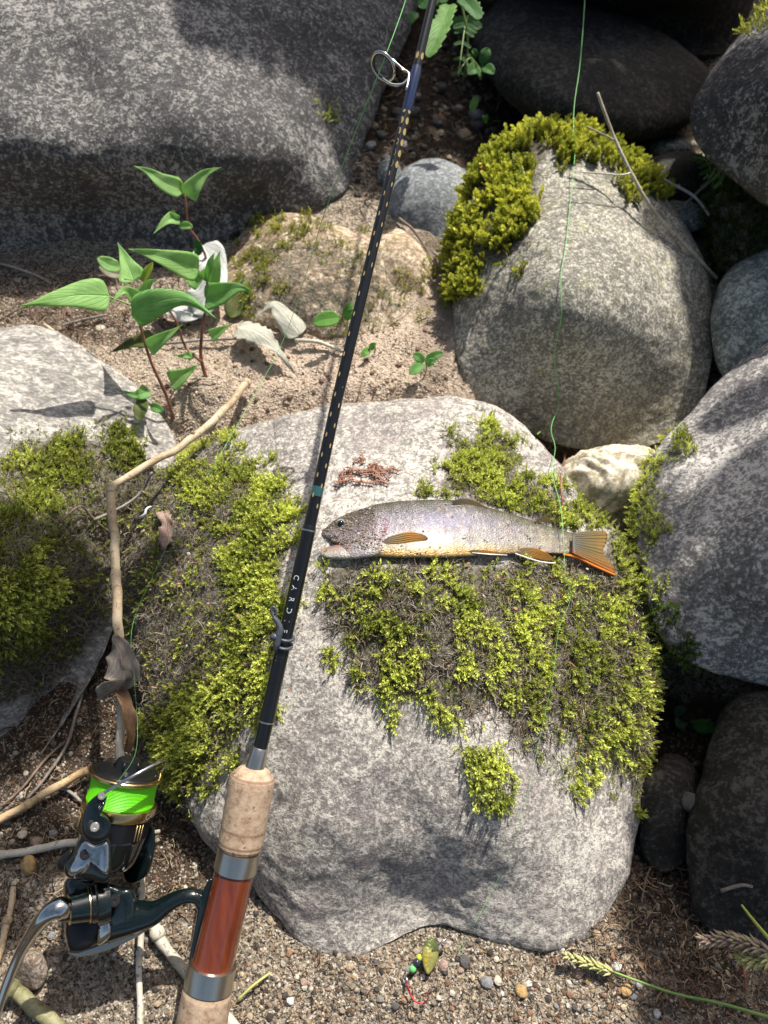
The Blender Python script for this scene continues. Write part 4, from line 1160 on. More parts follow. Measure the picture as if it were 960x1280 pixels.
# ------------------------------------------------------------------ fish
pp = []
for x, y in ((410, 640), (410, 700), (500, 615), (500, 705), (600, 620), (600, 700), (700, 650), (700, 705), (740, 690)):
    h, n = hit('centre', x, y)
    if h: pp.append((x, y, float((np.array(h) - C0) @ FW)))
A_ = np.array([(1, x - 560, y - 660, (x - 560) ** 2 / 100) for x, y, d in pp]); sol_ = np.linalg.lstsq(A_, np.array([p[2] for p in pp]), rcond=None)[0]
def FD(x, y): return sol_[0] + sol_[1] * (x - 560) + sol_[2] * (y - 660) + sol_[3] * (x - 560) ** 2 / 100
TOPX = [403, 406, 412, 422, 436, 452, 470, 500, 540, 575, 600, 642, 686, 712, 726]; TOPY = [665, 660, 655, 648, 641, 636, 630, 626, 624.5, 625, 631.5, 643, 657.5, 665.5, 668]
BOTX = [403, 410, 418, 426, 434, 446, 470, 500, 555, 600, 642, 670, 700, 712, 726]; BOTY = [668, 672, 677, 682, 698, 698.5, 695, 697, 697, 694.5, 692, 691, 692, 692, 693]
def sm_interp(x, X, Y):
    f = lambda q: np.interp(q, X, Y)
    return (f(x - 4) + f(x) * 2 + f(x + 4)) / 4
def TH(x): return np.interp(x, [400, 410, 430, 470, 520, 580, 640, 700, 728], [2.5, 6, 10, 13, 14, 13, 9.5, 5, 2.2]) * .46 / FPX
xs = np.linspace(403, 728, 240); na = 72
ang = np.linspace(0, 2 * math.pi, na, endpoint=False)
X = np.repeat(xs, na); A2 = np.tile(ang, len(xs))
top = sm_interp(X, TOPX, TOPY); bot = sm_interp(X, BOTX, BOTY)
yc, hh = (top + bot) / 2, (bot - top) / 2
sv, cv = np.sin(A2), np.cos(A2)          # cv>0 faces the viewer, sv>0 belly
v_ = np.sign(sv) * np.abs(sv) ** .92
Y = yc + hh * v_
th = TH(X)
oper = np.clip((487 - 6 * ((Y - 662) / 20) ** 2 - X) / 1.5, 0, 1) * np.clip((X - 430) / 20, 0, 1)
D = FD(X, Y) - th * .9 - th * np.where(cv > 0, np.abs(cv) ** .85, -np.abs(cv)) - oper * .0009 * (cv > 0)
vs = U(X, Y, D)
n_ = len(xs); idx = np.arange(n_ * na).reshape(n_, na)
fs = [(int(idx[i, j]), int(idx[i, (j + 1) % na]), int(idx[i + 1, (j + 1) % na]), int(idx[i + 1, j])) for i in range(n_ - 1) for j in range(na)]
fs += [tuple(int(q) for q in reversed(idx[0])), tuple(int(q) for q in idx[-1])]
uu = (X - 403) / 325; vn = v_
def lerp(a, b, t): return np.array(a)[None] * (1 - t[:, None]) + np.array(b)[None] * t[:, None]
def stops(t, S):
    xs_ = [q[0] for q in S]; return np.stack([np.interp(t, xs_, [q[1][c] for q in S]) for c in range(3)], 1)
q3 = np.stack([X * .05, Y * .05, 0 * X], 1)
vv = vn + .10 * fbm(q3 * 1.6, 3, 4)
col = stops(vv, [(-1, (.05, .05, .03)), (-.78, (.11, .105, .085)), (-.5, (.21, .20, .235)), (-.15, (.32, .31, .35)), (.2, (.41, .40, .38)), (.5, (.46, .44, .34)), (.68, (.60, .50, .26)), (.82, (.66, .40, .10)), (1, (.55, .40, .16))])
tailw = np.clip((uu - .55) / .35, 0, 1)
ctail = stops(vv, [(-1, (.09, .09, .04)), (-.4, (.23, .22, .13)), (.1, (.33, .32, .20)), (.5, (.42, .40, .30)), (1, (.45, .36, .22))])
col = col * (1 - tailw[:, None]) + ctail * tailw[:, None]
headw = np.clip((.24 - uu) / .05, 0, 1)
chead = stops(vv, [(-1, (.05, .05, .03)), (-.5, (.13, .11, .09)), (0, (.27, .21, .22)), (.45, (.38, .34, .32)), (.7, (.50, .48, .44)), (1, (.46, .44, .38))])
col = col * (1 - headw[:, None]) + chead * headw[:, None]
mot = fbm(q3 * 5, 4, 9); blt = fbm(q3 * 1.9 + 5, 3, 19)
col *= (1 + .5 * mot[:, None]); col = col * (1 - np.clip(blt, 0, .5)[:, None] * .7) + np.array([.20, .17, .15]) * np.clip(blt, 0, .5)[:, None] * .7
# faint oval marks along the side, pale and reddish spots
for i in range(8):
    cx = 510 + i * 27; cy = np.interp(cx, xs, (sm_interp(xs, TOPX, TOPY) * .55 + sm_interp(xs, BOTX, BOTY) * .45))
    m = np.exp(-(((X - cx) / 8) ** 2 + ((Y - cy) / 13) ** 2) * 1.6) * .28
    col = col * (1 - m[:, None]) + np.array([.20, .18, .22]) * m[:, None]
rs = np.random.RandomState(5)
for i in range(110):
    cx = rs.uniform(500, 715); t = rs.uniform(.15, .6); a_, b_ = np.interp(cx, TOPX, TOPY), np.interp(cx, BOTX, BOTY); cy = a_ + (b_ - a_) * t
    m = np.clip(1.3 - np.hypot(X - cx, Y - cy) / rs.uniform(1.2, 2.0), 0, 1) * .6
    cc = (.62, .58, .42) if rs.rand() < .75 else (.55, .25, .10)
    col = col * (1 - m[:, None]) + np.array(cc) * m[:, None]
# gill slit, mouth, lateral line
g = np.exp(-((X - (484 - 8 * ((Y - 655) / 18) ** 2)) / 2.2) ** 2) * np.clip(1.2 - np.abs(Y - 664) / 18, 0, 1)
col = col * (1 - g[:, None]) + np.array([.26, .05, .10]) * g[:, None]
g2 = np.exp(-((X - (474 - 8 * ((Y - 655) / 18) ** 2)) / 1.4) ** 2) * np.clip(1.1 - np.abs(Y - 660) / 22, 0, 1) * .6
col = col * (1 - g2[:, None]) + np.array([.62, .45, .50]) * g2[:, None]
mj = np.exp(-((Y - (668 + (X - 404) * .55)) / 2.5) ** 2) * (X < 440)
col = col * (1 - .8 * mj[:, None]) + np.array([.42, .16, .13]) * .8 * mj[:, None]
ll = np.exp(-((Y - (top + (bot - top) * .38)) / .9) ** 2) * (X > 490) * .35
col = col * (1 - ll[:, None]) + np.array([.22, .20, .24]) * ll[:, None]
col = np.clip(col * np.array([.68, .66, .70]), 0.01, .9)
# lower jaw as a second tongue of the same skin
jx = np.linspace(399, 452, 40); ja = 24
ang2 = np.linspace(0, 2 * math.pi, ja, endpoint=False)
JX = np.repeat(jx, ja); JA = np.tile(ang2, len(jx))
jt = np.interp(JX, [399, 404, 415, 424, 435, 452], [689, 686, 682.5, 680, 680, 684]); jb = np.interp(JX, [399, 404, 412, 425, 440, 452], [691, 696, 698.5, 699.5, 699, 696])
JY = (jt + jb) / 2 + (jb - jt) / 2 * np.sin(JA)
JT = np.interp(JX, [399, 405, 425, 452], [1.5, 5, 9, 9]) * .46 / FPX
JD = FD(JX, JY) - .004 - JT * np.cos(JA)
jv = U(JX, JY, JD); jid = np.arange(len(jx) * ja).reshape(-1, ja) + len(vs)
fs += [(int(jid[i, j]), int(jid[i, (j + 1) % ja]), int(jid[i + 1, (j + 1) % ja]), int(jid[i + 1, j])) for i in range(len(jx) - 1) for j in range(ja)]
fs += [tuple(int(q) for q in reversed(jid[0]))]
jcol = stops(np.sin(JA), [(-1, (.24, .11, .09)), (-.5, (.28, .21, .18)), (.2, (.36, .33, .29)), (1, (.36, .34, .28))])
allv = np.concatenate([vs, jv]); allc = np.concatenate([col, jcol])
fish = empty('trout', Vector(U(560, 690, FD(560, 690))), 'small dead trout lying on its side on the mossy boulder', 'fish')
me = mesh_from('body', allv, fs); attr_color(me, 'col', allc)
s = NT('trout_skin'); c = s.attr('col', 'Color')
sc = s.vor(s.map(s.co(), (1, 1.5, 1.5)), 760)
irid = s.ramp(s.noise(s.co(), 70, 3), [(.35, (.55, .50, .75)), (.5, (.7, .7, .7)), (.65, (.75, .68, .5))])
s.set(Base_Color=s.mix(.22, c, irid, 'OVERLAY'), Roughness=.42, Metallic=.08, Specular_IOR_Level=.5, Coat_Weight=.3, Coat_Roughness=.3,
      Normal=s.bump(sc, .0005, .8, s.bump(s.noise(s.co(), 220, 4, .7), .0008, .4)))
M_skin = s.m
fbody = link('body', me, M_skin, fish)

# ------------------------------------------------------------------ leaf-like sheets
def mat_leaf(name, col, col2, trans=.45, vein=.5, rough=.6, spots=0.0, spotc=(.2, .12, .04)):
    s = NT(name)
    t = s.attr('t'); w = s.attr('w')
    sm = s.math('SUBTRACT', s.math('MULTIPLY', t, 9.0), s.math('MULTIPLY', s.math('ABSOLUTE', w), 3.2))
    fr = s.math('ABSOLUTE', s.math('SUBTRACT', s.math('FRACT', sm), .5))
    veins = s.ramp(fr, [(.40, 0), (.5, 1)])
    mid = s.ramp(s.math('ABSOLUTE', w), [(.02, 1), (.08, 0)])
    vm = s.math('MAXIMUM', veins, mid)
    n = s.noise(s.co(), 140, 4, .6)
    c = s.mix(s.ramp(n, [(.35, 0), (.65, 1)]), col, col2)
    c = s.mix(s.math('MULTIPLY', vm, vein * .45), c, tuple(min(1, q * 1.7 + .04) for q in col2))
    if spots:
        c = s.mix(s.math('MULTIPLY', s.ramp(s.noise(s.co(), 90, 5, .7), [(.52, 0), (.6, 1)]), spots), c, spotc)
    b = s.bump(s.math('SUBTRACT', s.math('MULTIPLY', n, .4), vm), .0006, .8)
    s.set(Base_Color=c, Roughness=rough, Specular_IOR_Level=.4, Normal=b)
    tr = s.n('ShaderNodeBsdfTranslucent'); s.l(s.mix(.5, c, tuple(min(1, q * 1.6) for q in col2)), tr.inputs[0])
    mx = s.n('ShaderNodeMixShader'); mx.inputs[0].default_value = trans
    s.l(s.b.outputs[0], mx.inputs[1]); s.l(tr.outputs[0], mx.inputs[2]); s.l(mx.outputs[0], s.t.nodes['Material Output'].inputs[0])
    return s.m
SHAPES = dict(
    knot=([0, .02, .07, .15, .25, .4, .6, .78, .9, 1], [.10, .6, .92, 1, .93, .74, .44, .20, .08, 0]),
    oval=([0, .05, .2, .4, .6, .8, .93, 1], [.05, .4, .82, 1, .95, .66, .33, 0]),
    lance=([0, .1, .3, .5, .7, .9, 1], [.1, .5, .9, 1, .8, .35, 0]),
    ragged=([0, .06, .2, .35, .5, .65, .8, .92, 1], [.3, .7, .9, .82, 1, .85, .9, .5, .15]),
)
def leaf(name, P, width, mat, parent=None, shape='knot', face=None, fold=.25, wave=.06, serr=0, nseg=26, twist=0.0, seed=0, curl=0.0, asym=0.0):
    """P: midrib points base to tip; width: half width in metres; face: direction the upper side looks to"""
    P = catmull([tuple(p) for p in P], max(3, nseg // (len(P) - 1)))
    n = len(P); r = random.Random(seed + len(name) % 7)
    T = np.gradient(P, axis=0); T /= np.linalg.norm(T, axis=1)[:, None]
    f0 = np.array(face if face is not None else (0, 0, 1.0), float)
    t = np.linspace(0, 1, n); X_, Y_ = SHAPES[shape]
    w = np.interp(t, X_, Y_)
    w = np.convolve(np.pad(w, 1, 'edge'), [.2, .6, .2], 'valid'); w[-1] = 0.02
    m = 9; cols = np.linspace(-1, 1, m)
    vs, ts, ws = [], [], []
    ph = r.uniform(0, 6)
    for i in range(n):
        B = np.cross(T[i], f0); B /= np.linalg.norm(B) + 1e-9
        N = np.cross(B, T[i]); tw = twist * t[i]
        B, N = B * math.cos(tw) + N * math.sin(tw), N * math.cos(tw) - B * math.sin(tw)
        for c_ in cols:
            ww = w[i] * width * (1 + asym * np.sign(c_))
            if serr: ww *= 1 - (.30 * ((t[i] * serr) % 1.0)) * abs(c_) ** 3
            off = B * c_ * ww + N * (abs(c_) * ww * fold + math.sin(t[i] * 13 + c_ * 2 + ph) * wave * width * abs(c_) - curl * width * c_ * c_)
            vs.append(P[i] + off); ts.append(t[i]); ws.append(c_)
    fs = [(i * m + j, i * m + j + 1, (i + 1) * m + j + 1, (i + 1) * m + j) for i in range(n - 1) for j in range(m - 1)]
    me = mesh_from(name, np.array(vs), fs); attr_float(me, 't', ts); attr_float(me, 'w', ws)
    o = link(name, me, mat, parent)
    so = o.modifiers.new('thickness', 'SOLIDIFY'); so.thickness = .00025
    return o
def mat_fin(name, stops_, rays=9.0, edge=None):
    """thin skin with fin rays: t runs from the root outwards, w across"""
    s = NT(name); t, w = s.attr('t'), s.attr('w')
    c = s.ramp(s.math('ADD', t, s.math('MULTIPLY', s.math('SUBTRACT', s.noise(s.co(), 160, 4, .7), .5), .5)), stops_)
    if edge: c = s.mix(s.ramp(w, [(.35, 0), (.95, 1)]), c, edge)
    ray = s.ramp(s.math('ABSOLUTE', s.math('SUBTRACT', s.math('FRACT', s.math('MULTIPLY', s.math('ADD', w, 2.0), rays)), .5)), [(.12, 1), (.4, 0)])
    c = s.mix(s.math('MULTIPLY', ray, .4), c, s.mix(.5, c, (.06, .045, .03)))
    s.set(Base_Color=c, Roughness=.4, Specular_IOR_Level=.5, Normal=s.bump(ray, .0005, .9))
    tr = s.n('ShaderNodeBsdfTranslucent'); s.l(c, tr.inputs[0])
    mx = s.n('ShaderNodeMixShader'); mx.inputs[0].default_value = .3
    s.l(s.b.outputs[0], mx.inputs[1]); s.l(tr.outputs[0], mx.inputs[2])
    tp = s.n('ShaderNodeBsdfTransparent'); m2 = s.n('ShaderNodeMixShader'); m2.inputs[0].default_value = .15
    s.l(mx.outputs[0], m2.inputs[1]); s.l(tp.outputs[0], m2.inputs[2]); s.l(m2.outputs[0], s.t.nodes['Material Output'].inputs[0])
    return s.m
M_fin = mat_fin('orange_fin', [(0, (.34, .28, .20)), (.35, (.42, .28, .10)), (.6, (.55, .25, .03)), (1, (.48, .24, .05))], 4)
M_fint = mat_fin('tail_fin', [(0, (.22, .21, .18)), (.3, (.20, .17, .10)), (.7, (.27, .19, .07)), (1, (.36, .22, .07))], 6, (.42, .17, .04))
M_finw = simple('white_fin_edge', (.78, .74, .68), .35)
M_fino = simple('orange_fin_edge', (.72, .20, .03), .35)
CAMDIR = tuple((np.array(C0) - U(560, 660, .46)) / .46)
def FP(x, y, up=.0): return Vector(U(x, y, FD(x, y) - up))
def FB(x, y): # on the near flank of the fish
    t_, b_ = np.interp(x, TOPX, TOPY), np.interp(x, BOTX, BOTY); k = np.clip(abs((y - (t_ + b_) / 2) / ((b_ - t_) / 2)), 0, 1)
    return TH(x) * (.9 + math.sqrt(1 - k * k * .96))
leaf('pectoral_fin', [FP(478, 679, FB(478, 679) + .0008), FP(500, 677, FB(500, 677) + .001), FP(518, 674, FB(518, 674) + .0012), FP(535, 673, FB(535, 673) + .0012)], .0052, M_fin, fish, 'oval', CAMDIR, 0, .03)
leaf('pelvic_fin', [FP(586, 689, FB(586, 689) + .0005), FP(605, 691, .009), FP(634, 693, .006)], .0016, M_fin, fish, 'lance', CAMDIR, 0, .02)
tube('fin_edge', [FP(590, 691, .010)[:], FP(612, 693, .008)[:], FP(634, 694, .006)[:]], [.0003, .0005, .0003], M_finw, fish, 6)
leaf('anal_fin', [FP(646, 689, .006), FP(668, 692, .0055), FP(694, 700, .004)], .0036, M_fin, fish, 'lance', CAMDIR, 0, .04)
tube('fin_edge', catmull([FP(644, 692, .007)[:], FP(664, 699, .006)[:], FP(680, 703, .005)[:], FP(694, 704, .004)[:]], 5), .0005, M_finw, fish, 6)
leaf('dorsal_fin', [FP(565, 628, .012), FP(585, 627.5, .010), FP(612, 637, .007)], .0022, M_fint, fish, 'lance', CAMDIR, 0, .03)
leaf('adipose_fin', [FP(668, 654, .006), FP(680, 649, .006), FP(690, 653, .005)], .0018, M_fint, fish, 'oval', CAMDIR, 0, .03)
# forked tail
ty = np.linspace(0, 1, 17); L0 = np.array([(716, 667.5 + 24 * q) for q in ty])
L1 = np.array([(np.interp(q, [0, .12, .3, .48, .6, .75, .9, 1], [757, 759.5, 758.5, 753, 756, 763, 770, 768]), np.interp(q, [0, .12, .3, .48, .6, .75, .9, 1], [664.5, 667, 678, 688, 695, 703, 713, 718.5])) for q in ty])
vs, ts, ws = [], [], []
nt_ = 14
for i in range(nt_):
    a = i / (nt_ - 1)
    for j in range(17):
        p = L0[j] * (1 - a) + L1[j] * a
        if j == 0: p = p + np.array([0, -2.5 * math.sin(a * 3.14)])
        vs.append(np.array(FP(p[0], p[1], .0085 + .003 * j / 16 * a + .0012 * math.sin(j * 1.1) * a * .6 + .0025 * (1 - a)))); ts.append(a); ws.append(j / 8 - 1)
fs = [(i * 17 + j, i * 17 + j + 1, (i + 1) * 17 + j + 1, (i + 1) * 17 + j) for i in range(nt_ - 1) for j in range(16)]
me = mesh_from('tail_fin', np.array(vs), fs); attr_float(me, 't', ts); attr_float(me, 'w', ws)
tf = link('tail_fin', me, M_fint, fish); q = tf.modifiers.new('thickness', 'SOLIDIFY'); q.thickness = .0005
tube('fin_edge', catmull([FP(704, 693, .006)[:], FP(722, 697, .005)[:], FP(742, 707, .004)[:], FP(768, 718, .003)[:]], 6), [.0004] + [.0009] * 17 + [.0004], M_fino, fish, 8, label=None) if False else \
    tube('fin_edge', catmull([FP(704, 693, .007)[:], FP(722, 697, .0085)[:], FP(742, 707, .0100)[:], FP(769, 719, .0118)[:]], 6), .0008, M_fino, fish, 8)
# eye
def ball(name, c, r, mat, parent, sq=(1, 1, 1), lv=3):
    v, f = ico(lv); return link(name, mesh_from(name, np.array(c) + v * r * np.array(sq), f), mat, parent)
eye = ball('eye', FP(426, 654.5, TH(426) * 1.5), .0031, simple('eye_rim', (.32, .30, .22), .2, .3), fish)
ball('pupil', FP(426, 654.5, TH(426) * 1.55 + .0012), .0023, simple('eye_pupil', (.008, .012, .03), .08), eye)
# sand stuck on the fish
fv = allv; ff = np.array([q for q in fs[:0]] or [(0, 0, 0)])
tri = []
for i in range(n_ - 1):
    for j in range(na):
        tri.append((idx[i, j], idx[i, (j + 1) % na], idx[i + 1, (j + 1) % na]))
tri = np.array(tri)
def keepf(c, fn):
    px, py, d = proj(c); view = C0 - c; view /= np.linalg.norm(view, axis=1)[:, None]
    fac = np.abs((fn * view).sum(1)) * (d < FD(px, py) - TH(px) * .9)
    nz = np.clip(fbm(c * 160, 3, 61) * 4 - .3, 0, 1) ** 2
    return fac * (nz * .45 + np.clip((485 - px) / 30, 0, 1) * 2.2 * (py < 686))
Pg, Ng = surf_sample(allv, tri, 950, keepf)
tocam = np.array(CAMDIR); Ng = np.where((Ng @ tocam)[:, None] < 0, -Ng, Ng)
scatter('sand_grains', Pg + Ng * .0002, Ng + RNG.randn(len(Pg), 3) * .3, .0006 + .0012 * RNG.rand(len(Pg)) ** 2, .10 + .89 * RNG.rand(len(Pg)), CHIPS, M_gravel, label='sand grains stuck to the skin of the fish')

# ------------------------------------------------------------------ living plants
M_leafg = mat_leaf('leaf_green', (.30, .52, .17), (.40, .62, .23), .5, .5)
M_leafd = mat_leaf('leaf_deep_green', (.20, .42, .12), (.30, .53, .18), .5, .5)
M_leafy = mat_leaf('leaf_yellow_green', (.30, .42, .04), (.42, .52, .07), .5, .5)
M_leafo = mat_leaf('leaf_olive', (.07, .10, .02), (.14, .17, .04), .3, .6, spots=.4)
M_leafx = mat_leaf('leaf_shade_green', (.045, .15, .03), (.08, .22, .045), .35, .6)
s = NT('red_stem'); s.set(Base_Color=s.ramp(s.noise(s.co(), 110, 4), [(.35, (.13, .045, .03)), (.65, (.30, .12, .07))]), Roughness=.5); M_stemr = s.m
M_stemg = simple('green_stem', (.17, .26, .06), .5)
SUNF = (0.15, -.25, 1.0)
def q(px, py, d): return V(px, py, d)
def mm(w, d): return w * d / FPX

def plant(name, base, label, cat='plant', group=None):
    return empty(name, base, label, cat, group)
def stem(parent, pts, r0, r1, mat, name='stem'):
    P = catmull([tuple(p) for p in pts], 6)
    return tube(name, P, np.linspace(r0, r1, len(P)), mat, parent, 9)

# seedling at the left: front stem
p1 = plant('green_seedling', G(217, 524), 'seedling with long pointed green leaves on a red stem, left of the rod')
stem(p1, [G(217, 524), q(206, 490, .575), q(188, 450, .56), q(175, 405, .545), q(170, 375, .538)], .0014, .0009, M_stemr)
def lf(par, pts, w, mat=M_leafg, shape='knot', face=SUNF, **k):
    P = [q(*p) for p in pts]; d = pts[0][2]
    return leaf('leaf', P, mm(w, d), mat, par, shape, face, **k)
stem(p1, [q(172, 385, .54), q(155, 378, .538), q(137, 371, .535)], .0007, .0006, M_stemg, 'petiole')
lf(p1, [(137, 370, .535), (100, 369, .525), (60, 375, .517), (22, 382, .512)], 21, curl=.15, face=(0, -.75, 1), seed=1)
stem(p1, [q(172, 392, .54), q(166, 394, .53)], .0007, .0006, M_stemg, 'petiole')
lf(p1, [(164, 394, .53), (195, 378, .515), (232, 374, .508), (270, 398, .508)], 20, M_leafd, face=(0, -.9, .8), fold=.2, curl=.25, seed=2)
lf(p1, [(168, 352, .545), (160, 332, .548), (147, 303, .555)], 17, face=(.2, -.9, .7), seed=3)
lf(p1, [(172, 374, .54), (155, 364, .53), (140, 378, .525)], 9, face=(0, -.8, 1), seed=4)
lf(p1, [(176, 372, .54), (186, 355, .535), (197, 349, .53)], 8, face=(0, -.9, .8), seed=5)
lf(p1, [(178, 352, .538), (184, 340, .536), (191, 328, .535)], 5, M_leafy, 'lance', face=(0, -1, .4), seed=6)
lf(p1, [(186, 436, .55), (205, 422, .54), (228, 406, .537)], 11, face=(-.1, -.9, .8), seed=7)
lf(p1, [(192, 424, .565), (168, 428, .565), (136, 441, .57)], 12, M_leafo, face=(0, -.7, 1), seed=8)
lf(p1, [(186, 488, .57), (170, 494, .565), (152, 488, .563)], 9, M_leafd, face=(0, -.8, .8), seed=9)
lf(p1, [(180, 498, .57), (176, 512, .565), (174, 526, .563)], 9, M_leafo, 'oval', face=(0, -.8, .8), seed=10)
lf(p1, [(188, 508, .57), (196, 510, .565), (204, 516, .563)], 6, M_leafd, 'oval', face=(0, -.8, .8), seed=12)
# second stem just behind
p2 = plant('green_seedling', G(257, 470), 'second seedling with a straight brown red stem, just right of the first')
stem(p2, [G(257, 470), q(251, 445, .595), q(253, 410, .583), q(258, 380, .575), q(259, 345, .565)], .0016, .0009, M_stemr)
stem(p2, [q(259, 350, .565), q(252, 342, .562), q(246, 336, .56)], .0007, .0005, M_stemg, 'petiole')
lf(p2, [(248, 337, .56), (222, 328, .548), (190, 318, .54), (160, 311, .535)], 17, face=(0, -.9, .8), seed=21)
lf(p2, [(257, 374, .57), (275, 368, .56), (297, 360, .553), (314, 364, .55)], 17, M_leafd, face=(.15, -.8, .9), seed=22)
lf(p2, [(259, 352, .565), (268, 335, .56), (275, 314, .558)], 14, face=(.5, -.8, .6), seed=23)
lf(p2, [(258, 352, .565), (262, 335, .55), (268, 316, .545)], 7, M_leafd, 'lance', face=(-.8, -.6, .3), seed=24)
lf(p2, [(252, 352, .565), (240, 350, .575), (228, 340, .58)], 12, M_leafd, face=(0, -.8, .8), seed=25)
lf(p2, [(263, 421, .58), (276, 413, .575), (291, 405, .572)], 8, face=(0, -.8, .9), seed=26)
lf(p2, [(213, 478, .585), (230, 468, .58), (248, 456, .578)], 13, face=(0, -.85, .8), seed=27)
stem(p2, [q(222, 480, .585), q(214, 495, .59), q(208, 508, .59)], .0006, .0006, M_stemr, 'petiole')
lf(p2, [(242, 444, .59), (230, 445, .585), (216, 444, .583)], 5, face=(0, -.8, .9), seed=28)
stem(p2, [q(252, 452, .595), q(243, 445, .59), q(230, 430, .59), q(222, 405, .58), q(210, 385, .575)], .0011, .0008, M_stemr)
lf(p2, [(150, 334, .575), (137, 331, .572), (122, 322, .57)], 9, M_leafg, 'oval', face=(0, -.7, .9), seed=29)
lf(p2, [(155, 343, .585), (140, 341, .582), (124, 333, .58)], 7, mat_leaf('leaf_dying', (.28, .26, .2), (.4, .36, .28), .3), 'oval', face=(0, -.7, .9), seed=30)
# seedling against the big boulder
p3 = plant('green_seedling', G(262, 342), 'thin seedling with two opposite leaves in front of the huge dark boulder')
stem(p3, [G(262, 342), q(256, 318, .622), q(246, 298, .61), q(236, 284, .602), q(233, 262, .593), q(231, 244, .588)], .0012, .0008, M_stemr)
lf(p3, [(228, 238, .587), (205, 228, .58), (186, 215, .577), (167, 207, .575)], 12, face=(0, -.8, .9), seed=31)
lf(p3, [(235, 246, .587), (243, 232, .582), (258, 216, .58), (277, 209, .578)], 12, M_leafg, face=(.1, -.9, .7), seed=32)
lf(p3, [(228, 244, .587), (224, 232, .585), (222, 220, .584)], 5, M_leafy, 'lance', face=(0, -1, .4), seed=33)
lf(p3, [(222, 272, .592), (208, 276, .586), (192, 292, .583)], 9, face=(0, -.85, .7), seed=34)
lf(p3, [(222, 276, .592), (215, 268, .588), (214, 264, .586)], 6, face=(0, -.85, .7), seed=35)
lf(p3, [(224, 283, .595), (233, 282, .592), (241, 284, .59)], 5, M_leafg, 'oval', face=(0, -.85, .7), seed=36)
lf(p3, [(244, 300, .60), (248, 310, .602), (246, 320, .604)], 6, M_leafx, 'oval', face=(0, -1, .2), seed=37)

# small sprouts
def sprout(px, py, leaves, label, lift=.02, mat=M_leafg, base=None, group=None):
    b = base or G(px, py)
    p = plant('sprout', b, label, 'plant', group)
    d0 = float((np.array(b) - C0) @ FW)
    top = b + Vector((0, 0, lift))
    x, y, d = proj(np.array([top[:]]))
    stem(p, [b, b.lerp(top, .5) + Vector((.001, 0, 0)), top], .0006, .0004, M_stemg)
    for i, (x0, y0, x1, y1, w) in enumerate(leaves):
        dd = float(d[0])
        leaf('leaf', [q(x0, y0, dd), q((x0 + x1) / 2, (y0 + y1) / 2 - 1.5, dd - .004), q(x1, y1, dd - .005)], mm(w, dd), mat, p, 'oval', (0, -.8, .8), .2, .05, 0, 14, seed=i)
    return p
M_leafgs = mat_leaf('leaf_bright', (.14, .34, .06), (.22, .46, .09), .45, .7)
b = hit('sunny', 434, 425)[0] or G(434, 425)
sprout(434, 425, [(424, 397, 391, 404, 10), (430, 398, 440, 377, 5), (432, 399, 443, 388, 6)], 'tiny bright green sprout at the foot of the low tan rock', .025, M_leafgs, b)
sprout(531, 470, [(529, 455, 512, 468, 7), (530, 452, 516, 443, 6), (532, 452, 554, 441, 6), (532, 456, 545, 452, 5)], 'tiny sprout in the shade just left of the moss capped boulder', .015, M_leafd)
sprout(468, 440, [(462, 437, 452, 446, 5), (462, 437, 470, 430, 4)], 'pale trace of a sprout beside the rod on the sand', .006, M_leafgs)
sprout(866, 920, [(866, 908, 894, 911, 10)], 'single heart shaped green leaf in the dark hollow right of the middle boulder', .010, mat_leaf('leaf_emerald', (.06, .22, .035), (.09, .30, .05), .4, .6))
sprout(852, 912, [(850, 895, 848, 882, 8), (850, 898, 852, 912, 8)], 'pair of round dull green leaves left of the heart shaped one', .008, mat_leaf('leaf_bluegreen', (.08, .16, .09), (.12, .21, .12), .3, .3))
# shaded plants at the top, between the big boulder and the one behind
M_leafn = mat_leaf('leaf_toothed', (.12, .26, .06), (.22, .40, .10), .45, .9)
p4 = plant('toothed_leaf_plant', G(575, 120), 'plant with one big toothed leaf catching light right of the rod at the top')
stem(p4, [G(575, 120), q(585, 60, .69), q(575, 0, .66), q(560, -20, .64)], .001, .0008, M_stemg)
leaf('leaf', [q(562, 6, .64), q(556, 22, .63), q(546, 45, .62), q(535, 72, .615)], mm(15, .63), M_leafn, p4, 'ragged', (-.3, -1, .4), .25, .05, 9, 36, seed=2)
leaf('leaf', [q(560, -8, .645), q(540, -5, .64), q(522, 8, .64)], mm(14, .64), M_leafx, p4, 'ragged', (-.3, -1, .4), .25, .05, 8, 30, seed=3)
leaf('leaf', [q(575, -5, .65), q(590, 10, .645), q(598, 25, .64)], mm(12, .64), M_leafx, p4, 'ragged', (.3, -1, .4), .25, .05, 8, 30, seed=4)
def fern(name, base_px, tip, n, wl, mat, label, d0, d1):
    p = plant(name, q(*base_px, d0), label, 'fern')
    A, B = q(*base_px, d0), q(*tip, d1)
    mid = A.lerp(B, .5) + Vector((0, 0, .012))
    ax = catmull([A[:], mid[:], B[:]], 14)
    tube('stem', ax, np.linspace(.0008, .0004, len(ax)), M_stemg, p, 6)
    for i in range(n):
        t = (i + 1) / (n + .5); c = Vector(ax[int(t * (len(ax) - 1))])
        T = (B - A).normalized(); side = T.cross(Vector((0, -.8, .6))).normalized()
        L = wl * (1 - t * .75)
        for sgn in (-1, 1):
            e = c + side * sgn * L + T * L * .35 + Vector((0, 0, -.2 * L))
            leaf('leaflet', [c, c.lerp(e, .5), e], L * .24, mat, p, 'ragged', (0, -.8, .7), .15, .05, 5, 14, seed=i)
    return p
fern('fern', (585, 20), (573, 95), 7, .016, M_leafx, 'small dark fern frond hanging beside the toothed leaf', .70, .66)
fern('fern', (600, 90), (572, 92), 4, .010, M_leafn, 'short fern tip just below the toothed leaf', .70, .66)
